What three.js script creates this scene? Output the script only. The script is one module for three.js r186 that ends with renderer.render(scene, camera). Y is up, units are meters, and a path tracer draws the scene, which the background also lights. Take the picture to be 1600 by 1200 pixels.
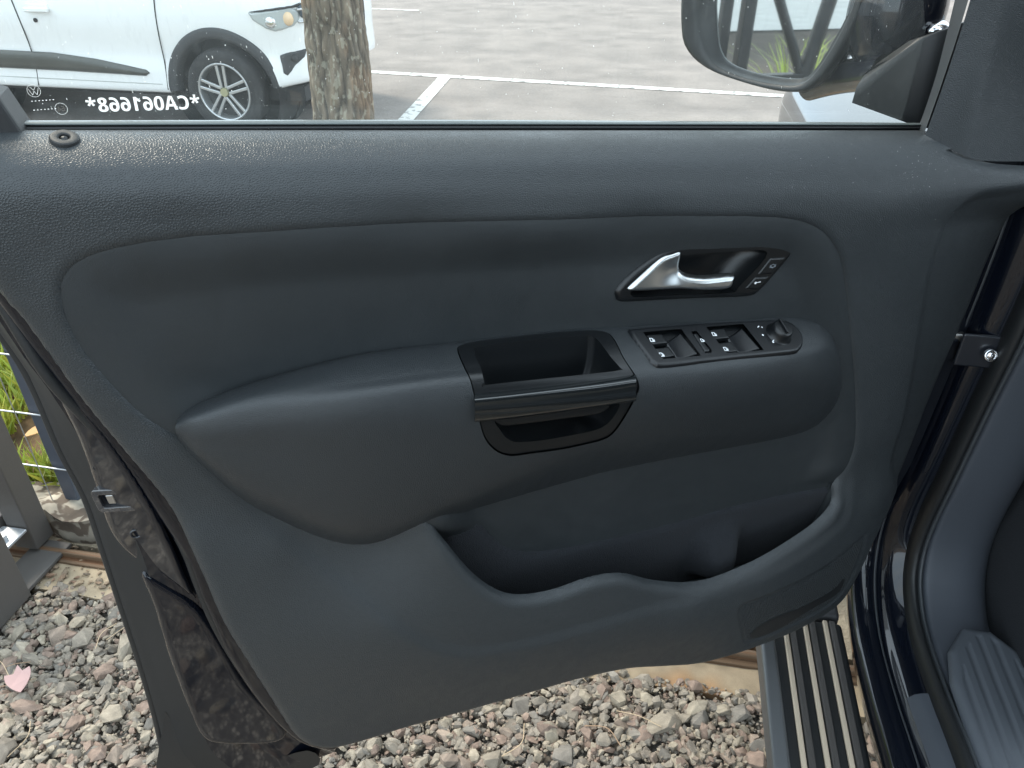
import * as THREE from 'three';
import { mergeGeometries, mergeVertices, toCreasedNormals } from 'three/addons/utils/BufferGeometryUtils.js';
import { ConvexGeometry } from 'three/addons/geometries/ConvexGeometry.js';
import { RoundedBoxGeometry } from 'three/addons/geometries/RoundedBoxGeometry.js';
import { FontLoader } from 'three/addons/loaders/FontLoader.js';

// ------------------------------------------------------------ camera, sky, sun, exposure
const scene = new THREE.Scene();
const camera = new THREE.PerspectiveCamera(53.02, 4 / 3, 0.05, 400);
camera.position.set(0, 1.42, 0);
camera.rotation.order = 'YXZ';
camera.rotation.set(THREE.MathUtils.degToRad(-33), THREE.MathUtils.degToRad(10.6), 0);

const SUN = new THREE.Vector3(-0.55, 0.78, -0.30).normalize();
{
  const W = 256, H = 128, d = new Float32Array(W * H * 4);
  for (let j = 0; j < H; j++) for (let i = 0; i < W; i++) {
    const el = ((j + 0.5) / H - 0.5) * Math.PI;
    const az = ((i + 0.5) / W) * Math.PI * 2;
    const h = Math.max(0, Math.sin(el));
    const cl = 0.5 + 0.5 * Math.sin(3 * az + 2.2 * Math.sin(5 * el)) * Math.sin(7 * el + 1.3 * Math.sin(2 * az));
    const k = 0.55 + 0.35 * cl;
    const base = 1.12 - 0.22 * h;
    const o = (j * W + i) * 4;
    d[o] = base * (0.44 + 0.44 * k); d[o + 1] = base * (0.66 + 0.32 * k); d[o + 2] = base * (0.89 + 0.14 * k); d[o + 3] = 1;
    if (el < 0) { d[o] = 0.42; d[o + 1] = 0.40; d[o + 2] = 0.37; }
  }
  const sky = new THREE.DataTexture(d, W, H, THREE.RGBAFormat, THREE.FloatType);
  sky.mapping = THREE.EquirectangularReflectionMapping;
  sky.magFilter = sky.minFilter = THREE.LinearFilter; sky.needsUpdate = true;
  scene.background = sky; scene.environment = sky;
}
scene.environmentIntensity = 1; scene.backgroundIntensity = 1;
const sun = new THREE.DirectionalLight(new THREE.Color(1, 0.90, 0.76), 1.5);
sun.position.copy(SUN).multiplyScalar(30); sun.castShadow = true; sun.shadow.radius = 30;
sun.shadow.mapSize.set(2048, 2048);
Object.assign(sun.shadow.camera, { left: -12, right: 12, top: 12, bottom: -12, near: 1, far: 80 });
scene.add(sun, sun.target);
const renderer = new THREE.WebGLRenderer({ antialias: true });
renderer.setSize(1024, 768);
renderer.shadowMap.enabled = true;
renderer.toneMapping = THREE.LinearToneMapping;
renderer.toneMappingExposure = 2.9;

// ------------------------------------------------------------ helpers
let seed = 7;
const rnd = () => { seed = (seed * 1664525 + 1013904223) >>> 0; return seed / 4294967296; };
const rr = (a, b) => a + (b - a) * rnd();
const clamp = (x, a, b) => Math.min(b, Math.max(a, x));
const sstep = (a, b, x) => { const t = clamp((x - a) / (b - a), 0, 1); return t * t * (3 - 2 * t); };
const deg = Math.PI / 180;
const lerp = (a, b, t) => a + (b - a) * t;
const names = {};
const numbered = n => { const k = names[n] = (names[n] ?? -1) + 1; return k ? n + '_' + String(k).padStart(3, '0') : n; };
function mesh(name, geo, mat, parent) {
  const m = new THREE.Mesh(geo, mat);
  m.name = parent && parent !== scene ? name : numbered(name);
  m.castShadow = m.receiveShadow = true; (parent || scene).add(m); return m;
}
function group(name, pos = [0, 0, 0], ry = 0) {
  const g = new THREE.Group(); g.name = numbered(name); g.position.set(...pos); g.rotation.y = ry; scene.add(g); return g;
}
function tag(o, label, category, grp, kind) {
  if (label) o.userData.label = label;
  if (category) o.userData.category = category;
  if (grp) o.userData.group = grp;
  if (kind) o.userData.kind = kind;
  return o;
}
const structure = o => { o.userData.kind = 'structure'; return o; };

function catmull(pts, n, closed = false) {
  const out = [], N = pts.length, segs = closed ? N : N - 1, dim = pts[0].length;
  const g = i => closed ? pts[(i + N) % N] : pts[clamp(i, 0, N - 1)];
  for (let s = 0; s < segs; s++) for (let k = 0; k < n; k++) {
    const t = k / n, p0 = g(s - 1), p1 = g(s), p2 = g(s + 1), p3 = g(s + 2), q = [];
    for (let c = 0; c < dim; c++) q.push(0.5 * (2 * p1[c] + (p2[c] - p0[c]) * t + (2 * p0[c] - 5 * p1[c] + 4 * p2[c] - p3[c]) * t * t + (3 * p1[c] - p0[c] - 3 * p2[c] + p3[c]) * t * t * t));
    out.push(q);
  }
  if (!closed) out.push([...pts[N - 1]]);
  return out;
}
function sdf(poly, x, y) {
  let d = 1e9, inside = false;
  for (let i = 0, j = poly.length - 1; i < poly.length; j = i++) {
    const ax = poly[j][0], ay = poly[j][1], bx = poly[i][0], by = poly[i][1];
    const ex = bx - ax, ey = by - ay, l = ex * ex + ey * ey || 1e-12;
    const t = clamp(((x - ax) * ex + (y - ay) * ey) / l, 0, 1);
    const dx = x - ax - ex * t, dy = y - ay - ey * t;
    d = Math.min(d, dx * dx + dy * dy);
    if ((ay > y) !== (by > y) && x < ex * (y - ay) / (by - ay) + ax) inside = !inside;
  }
  return inside ? -Math.sqrt(d) : Math.sqrt(d);
}
// a sheet over an nx x ny grid, kept where phi < 0; pos(i,j) -> [x,y,z,u,v]
function clipSheet(nx, ny, pos, phi, zfix) {
  const P = [], PH = [];
  for (let j = 0; j <= ny; j++) for (let i = 0; i <= nx; i++) { const p = pos(i / nx, j / ny); P.push(p); PH.push(phi ? phi(p, i / nx, j / ny) : -1); }
  const vmap = new Map(), pos3 = [], uv = [], idx = [];
  const vert = a => { let k = vmap.get(a); if (k === undefined) { k = pos3.length / 3; vmap.set(a, k); pos3.push(P[a][0], P[a][1], P[a][2]); uv.push(P[a][3], P[a][4]); } return k; };
  const edge = (a, b) => {
    const key = a < b ? a * 4194304 + b : b * 4194304 + a; let k = vmap.get(-key);
    if (k === undefined) {
      const t = PH[a] / (PH[a] - PH[b]); k = pos3.length / 3; vmap.set(-key, k);
      const ex = lerp(P[a][0], P[b][0], t), ey = lerp(P[a][1], P[b][1], t), ez = lerp(P[a][2], P[b][2], t); pos3.push(ex, ey, zfix ? zfix(ex, ey, ez) : ez); uv.push(lerp(P[a][3], P[b][3], t), lerp(P[a][4], P[b][4], t));
    } return k;
  };
  const tri = (a, b, c) => {
    const v = [a, b, c], out = [];
    for (let k = 0; k < 3; k++) {
      const p = v[k], q = v[(k + 1) % 3], ip = PH[p] < 0, iq = PH[q] < 0;
      if (ip) out.push(vert(p));
      if (ip !== iq) out.push(edge(p, q));
    }
    for (let k = 1; k + 1 < out.length; k++) idx.push(out[0], out[k], out[k + 1]);
  };
  const W = nx + 1;
  for (let j = 0; j < ny; j++) for (let i = 0; i < nx; i++) { const a = j * W + i; tri(a, a + 1, a + W + 1); tri(a, a + W + 1, a + W); }
  const g = new THREE.BufferGeometry();
  g.setAttribute('position', new THREE.Float32BufferAttribute(pos3, 3)); g.setAttribute('uv', new THREE.Float32BufferAttribute(uv, 2)); g.setIndex(idx); g.computeVertexNormals();
  return g;
}
function bbox(poly, pad = 0) { let a = 1e9, b = -1e9, c = 1e9, e = -1e9; for (const p of poly) { a = Math.min(a, p[0]); b = Math.max(b, p[0]); c = Math.min(c, p[1]); e = Math.max(e, p[1]); } return [a - pad, b + pad, c - pad, e + pad]; }
// relief over a flat outline: z(x, y, d) with d the distance to the edge (negative inside)
function relief(poly, cell, zf, phi2, pad = 0) {
  const [a, b, c, e] = bbox(poly, cell * 1.5 + pad), nx = Math.max(4, Math.ceil((b - a) / cell)), ny = Math.max(4, Math.ceil((e - c) / cell));
  return clipSheet(nx, ny, (i, j) => { const x = lerp(a, b, i), y = lerp(c, e, j), d = sdf(poly, x, y) - pad, z = zf(x, y, d); return [x, y, z, x, y - z, d]; },
    p => Math.max(p[5], phi2 ? phi2(p[0], p[1]) : -1), (x, y) => zf(x, y, sdf(poly, x, y) - pad));
}
const dome = (d, r) => { const t = clamp(-d / r, 0, 1); return Math.sqrt(1 - (1 - t) * (1 - t)); };
// rounded pad: rises h above z0 with edge radius r, with a skirt down below z0
function pad(poly, z0, h, r, cell, extra, hole) {
  const zf = (x, y, d) => z0 + h * dome(Math.min(d, 0), r) + (extra ? extra(x, y, d) : 0);
  return relief(poly, cell, zf, hole);
}
function cutGrid(net, nu, nv, phi, off = 0) { // Catmull-Rom patch over a control net, phi in (a, b) net parameters
  const n = net.length, m = net[0].length;
  const g = (i, j) => net[clamp(i, 0, n - 1)][clamp(j, 0, m - 1)];
  const c1 = (p0, p1, p2, p3, t) => 0.5 * (2 * p1 + (p2 - p0) * t + (2 * p0 - 5 * p1 + 4 * p2 - p3) * t * t + (3 * p1 - p0 - 3 * p2 + p3) * t * t * t);
  const ev = (a, b) => {
    const i = Math.min(Math.floor(a), n - 2), j = Math.min(Math.floor(b), m - 2), t = a - i, q = b - j, o = [];
    for (let c = 0; c < 3; c++) { const r = []; for (let k = -1; k < 3; k++) r.push(c1(g(i + k, j - 1)[c], g(i + k, j)[c], g(i + k, j + 1)[c], g(i + k, j + 2)[c], q)); o.push(c1(...r, t)); }
    return o;
  };
  return clipSheet(nu, nv, (i, j) => { const a = i * (n - 1), b = j * (m - 1), p = ev(a, b); const o = typeof off === 'function' ? off(a, b) : off; return [p[0], p[1], p[2] + o, p[0], p[1] - p[2], a, b]; }, phi ? p => phi(p[5], p[6]) : null);
}
function tps(ctl) {
  const n = ctl.length, M = n + 3, A = [];
  const U = d => d > 0 ? 0.5 * d * Math.log(d) : 0;
  for (let i = 0; i < M; i++) A.push(new Float64Array(M + 1));
  for (let i = 0; i < n; i++) {
    for (let j = 0; j < n; j++) { const dx = ctl[i][0] - ctl[j][0], dy = ctl[i][1] - ctl[j][1]; A[i][j] = U(dx * dx + dy * dy) + (i === j ? 5e-5 : 0); }
    A[i][n] = A[n][i] = 1; A[i][n + 1] = A[n + 1][i] = ctl[i][0]; A[i][n + 2] = A[n + 2][i] = ctl[i][1]; A[i][M] = ctl[i][2];
  }
  for (let c = 0; c < M; c++) {
    let p = c; for (let r = c + 1; r < M; r++) if (Math.abs(A[r][c]) > Math.abs(A[p][c])) p = r;
    [A[c], A[p]] = [A[p], A[c]];
    for (let r = c + 1; r < M; r++) { const f = A[r][c] / A[c][c]; if (f) for (let k = c; k <= M; k++) A[r][k] -= f * A[c][k]; }
  }
  const w = new Float64Array(M);
  for (let r = M - 1; r >= 0; r--) { let s = A[r][M]; for (let k = r + 1; k < M; k++) s -= A[r][k] * w[k]; w[r] = s / A[r][r]; }
  return (x, y) => { let z = w[n] + w[n + 1] * x + w[n + 2] * y; for (let i = 0; i < n; i++) { const dx = x - ctl[i][0], dy = y - ctl[i][1]; z += w[i] * U(dx * dx + dy * dy); } return z; };
}
function planeFit(pts) { // least-squares plane z(x, y)
  const n = pts.length, m = [0, 0, 0]; pts.forEach(p => p.forEach((v, i) => m[i] += v / n));
  let xx = 0, xy = 0, yy = 0, xz = 0, yz = 0; for (const p of pts) { const x = p[0] - m[0], y = p[1] - m[1], z = p[2] - m[2]; xx += x * x; xy += x * y; yy += y * y; xz += x * z; yz += y * z; }
  const D = xx * yy - xy * xy, a = (xz * yy - yz * xy) / D, b = (yz * xx - xz * xy) / D; return (x, y) => m[2] + a * (x - m[0]) + b * (y - m[1]);
}
const V = p => new THREE.Vector3(...p);
function tube(pts, r, n = 40, k = 8, flat = 1) {
  const c = new THREE.CatmullRomCurve3(pts.map(V)); const g = new THREE.TubeGeometry(c, n, r, k, false); if (flat !== 1) { /* round */ } return g;
}
const box = (w, h, d, x = 0, y = 0, z = 0, r = 0.003) => new RoundedBoxGeometry(w, h, d, 2, Math.min(r, w / 2.2, h / 2.2, d / 2.2)).translate(x, y, z);
function ringLoft(rings, cap) { // closed rings of equal count
  const n = rings[0].length, p = [], uv = [], idx = [];
  rings.forEach((R, k) => { for (let i = 0; i <= n; i++) { const q = R[i % n]; p.push(...q); uv.push(q[0], q[1]); } });
  for (let k = 0; k + 1 < rings.length; k++) for (let i = 0; i < n; i++) { const a = k * (n + 1) + i; idx.push(a, a + 1, a + n + 2, a, a + n + 2, a + n + 1); }
  if (cap) { const R = rings[rings.length - 1], c = [0, 0, 0]; R.forEach(q => q.forEach((v, i) => c[i] += v / n)); const ci = p.length / 3; p.push(...c); uv.push(c[0], c[1]); const b = (rings.length - 1) * (n + 1); for (let i = 0; i < n; i++) idx.push(b + i, b + i + 1, ci); }
  const g = new THREE.BufferGeometry(); g.setAttribute('position', new THREE.Float32BufferAttribute(p, 3)); g.setAttribute('uv', new THREE.Float32BufferAttribute(uv, 2)); g.setIndex(idx); g.computeVertexNormals(); return g;
}
function strip(rowsOfPts, uvf) { // quads between rows
  return clipSheet(rowsOfPts[0].length - 1, rowsOfPts.length - 1, (i, j) => { const p = rowsOfPts[Math.round(j * (rowsOfPts.length - 1))][Math.round(i * (rowsOfPts[0].length - 1))]; return [p[0], p[1], p[2], ...(uvf ? uvf(p) : [p[0] + p[2] * 0.7, p[1] + p[2] * 0.3])]; });
}
function smoothHull(pts) { let g = new ConvexGeometry(pts); g.deleteAttribute('normal'); g.deleteAttribute('uv'); g = mergeVertices(g, 1e-5); g.computeVertexNormals(); const n = g.attributes.position.count; g.setAttribute('uv', new THREE.Float32BufferAttribute(new Float32Array(n * 2), 2)); return g; }
function bag() { const L = []; const o = { add(g) { if (g.index) g = g.toNonIndexed(); for (const k of Object.keys(g.attributes)) if (!['position', 'normal', 'uv'].includes(k)) g.deleteAttribute(k); L.push(g); return o; }, out() { return mergeGeometries(L); } }; return o; }

// ------------------------------------------------------------ textures
function hash(i, j, s = 0) { let h = (i * 374761393 + j * 668265263 + s * 1442695041) | 0; h = Math.imul(h ^ (h >>> 13), 1274126177); return ((h ^ (h >>> 16)) >>> 0) / 4294967296; }
function vnoise(x, y, per, s) { const i = Math.floor(x), j = Math.floor(y), fx = x - i, fy = y - j, u = fx * fx * (3 - 2 * fx), v = fy * fy * (3 - 2 * fy), m = a => ((a % per) + per) % per; return lerp(lerp(hash(m(i), m(j), s), hash(m(i + 1), m(j), s), u), lerp(hash(m(i), m(j + 1), s), hash(m(i + 1), m(j + 1), s), u), v); }
function fbm(x, y, per, oct, s) { let a = 0.5, t = 0, n = 0; for (let o = 0; o < oct; o++) { t += a * vnoise(x, y, per, s + o); n += a; a *= 0.5; x *= 2; y *= 2; per *= 2; } return t / n; }
function tex(N, f, srgb, M = N) { // f(x,y in 0..1) -> [r,g,b] 0..1
  const d = new Uint8Array(N * M * 4);
  for (let j = 0; j < M; j++) for (let i = 0; i < N; i++) { const c = f(i / N, j / M), o = (j * N + i) * 4; d[o] = clamp(c[0], 0, 1) * 255; d[o + 1] = clamp(c[1], 0, 1) * 255; d[o + 2] = clamp(c[2], 0, 1) * 255; d[o + 3] = 255; }
  const t = new THREE.DataTexture(d, N, M); t.wrapS = t.wrapT = THREE.RepeatWrapping; t.magFilter = THREE.LinearFilter; t.minFilter = THREE.LinearMipmapLinearFilter; t.generateMipmaps = true; if (srgb) t.colorSpace = THREE.SRGBColorSpace; t.needsUpdate = true; return t;
}
const rep = (t, x, y = x) => { const c = t.clone(); c.repeat.set(x, y); c.needsUpdate = true; return c; };
function worley(x, y, n, s) { const X = x * n, Y = y * n, i = Math.floor(X), j = Math.floor(Y); let a = 9, b = 9; for (let q = -1; q < 2; q++) for (let p = -1; p < 2; p++) { const m = k => ((k % n) + n) % n, dx = i + p + hash(m(i + p), m(j + q), s) - X, dy = j + q + hash(m(i + p), m(j + q), s + 9) - Y, d = dx * dx + dy * dy; if (d < a) { b = a; a = d; } else if (d < b) b = d; } return Math.sqrt(b) - Math.sqrt(a); }
const grainT = tex(1024, (x, y) => { const wx = x + 0.006 * (fbm(x * 24, y * 24, 24, 2, 3) - 0.5), wy = y + 0.006 * (fbm(x * 24, y * 24, 24, 2, 5) - 0.5); const w = worley(wx, wy, 52, 1); const v = 0.15 + 0.75 * Math.min(1, w * 1.9) + 0.1 * (hash(x * 1024 | 0, y * 1024 | 0, 4) - 0.5); return [v, v, v]; });
const fineT = tex(512, (x, y) => { const v = 0.6 * Math.min(1, worley(x, y, 64, 11) * 2) + 0.4 * hash(x * 512 | 0, y * 512 | 0, 2); return [v, v, v]; });
const fuzzT = tex(512, (x, y) => { const v = fbm(x * 64, y * 64, 64, 3, 21); return [v, v, v]; });
const scuffT = tex(1024, (x, y) => { let v = 0.45 + 0.3 * (fbm(x * 6, y * 6, 6, 4, 31) - 0.5) + 0.12 * (fbm(x * 80, y * 80, 80, 2, 35) - 0.5); return [v, v, v]; });

// ------------------------------------------------------------ materials
const col = (r, g, b) => new THREE.Color().setRGB(r, g, b);
const std = (c, rough, o = {}) => new THREE.MeshStandardMaterial({ color: c, roughness: rough, side: THREE.DoubleSide, ...o });
const phys = (c, rough, o = {}) => new THREE.MeshPhysicalMaterial({ color: c, roughness: rough, side: THREE.DoubleSide, ...o });
const M = {
  trim: std(col(0.030, 0.0345, 0.0375), 0.93, { bumpMap: rep(grainT, 1 / 0.10), bumpScale: 0.00027, roughnessMap: rep(scuffT, 1.6) }),
  insert: std(col(0.0205, 0.0245, 0.027), 1.2, { bumpMap: rep(fineT, 1 / 0.05), bumpScale: 0.00016, roughnessMap: rep(scuffT, 1.3) }),
  arm: std(col(0.023, 0.0265, 0.0292), 0.92, { bumpMap: rep(grainT, 1 / 0.085), bumpScale: 0.00017, roughnessMap: rep(scuffT, 1.5) }),
  bezel: std(col(0.0045, 0.0055, 0.0065), 0.33, { bumpMap: rep(fineT, 1 / 0.04), bumpScale: 0.00003 }),
  piano: phys(col(0.004, 0.006, 0.007), 0.25, { clearcoat: 1, clearcoatRoughness: 0.06 }),
  switchPad: std(col(0.0055, 0.0065, 0.008), 0.34, { bumpMap: rep(fineT, 1 / 0.03), bumpScale: 0.00002 }),
  key: std(col(0.005, 0.006, 0.007), 0.36),
  satin: std(col(0.62, 0.64, 0.64), 0.3, { metalness: 1 }),
  white: std(col(0.82, 0.83, 0.83), 0.6),
  icon: std(col(0.78, 0.8, 0.82), 0.7),
  iconDim: std(col(0.16, 0.18, 0.2), 0.7),
  carpet: std(col(0.014, 0.016, 0.020), 1, { bumpMap: rep(fuzzT, 1 / 0.05), bumpScale: 0.0012 }),
  rubber: std(col(0.012, 0.013, 0.014), 0.48, { bumpMap: rep(fineT, 1 / 0.02), bumpScale: 0.00004 }),
  flange: std(col(0.005, 0.006, 0.007), 0.62),
  sealStrip: std(col(0.10, 0.115, 0.115), 0.3),
  rubberGrey: std(col(0.05, 0.055, 0.06), 0.5),
  paint: phys(col(0.0028, 0.0042, 0.0085), 0.4, { specularIntensity: 0.2, clearcoat: 1, clearcoatRoughness: 0.04 }),
  paintDull: phys(col(0.010, 0.012, 0.017), 0.4, { clearcoat: 0.5, clearcoatRoughness: 0.2 }),
  chrome: std(col(0.75, 0.76, 0.78), 0.12, { metalness: 1 }),
  mirror: std(col(0.86, 0.89, 0.88), 0.02, { metalness: 1 }),
  steel: std(col(0.45, 0.44, 0.42), 0.4, { metalness: 1 }),
  glass: phys(col(0.965, 0.985, 0.975), 0.0, { transmission: 1, thickness: 0, ior: 1.5 }),
  frost: phys(col(0.9, 0.9, 0.9), 1, { transmission: 0.55, thickness: 0 }),
  kick: std(col(0.055, 0.062, 0.075), 0.6, { bumpMap: rep(fineT, 1 / 0.04), bumpScale: 0.00005 }),
  sillPlate: std(col(0.085, 0.094, 0.108), 0.5, { bumpMap: rep(fineT, 1 / 0.04), bumpScale: 0.00006 }),
};
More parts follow.
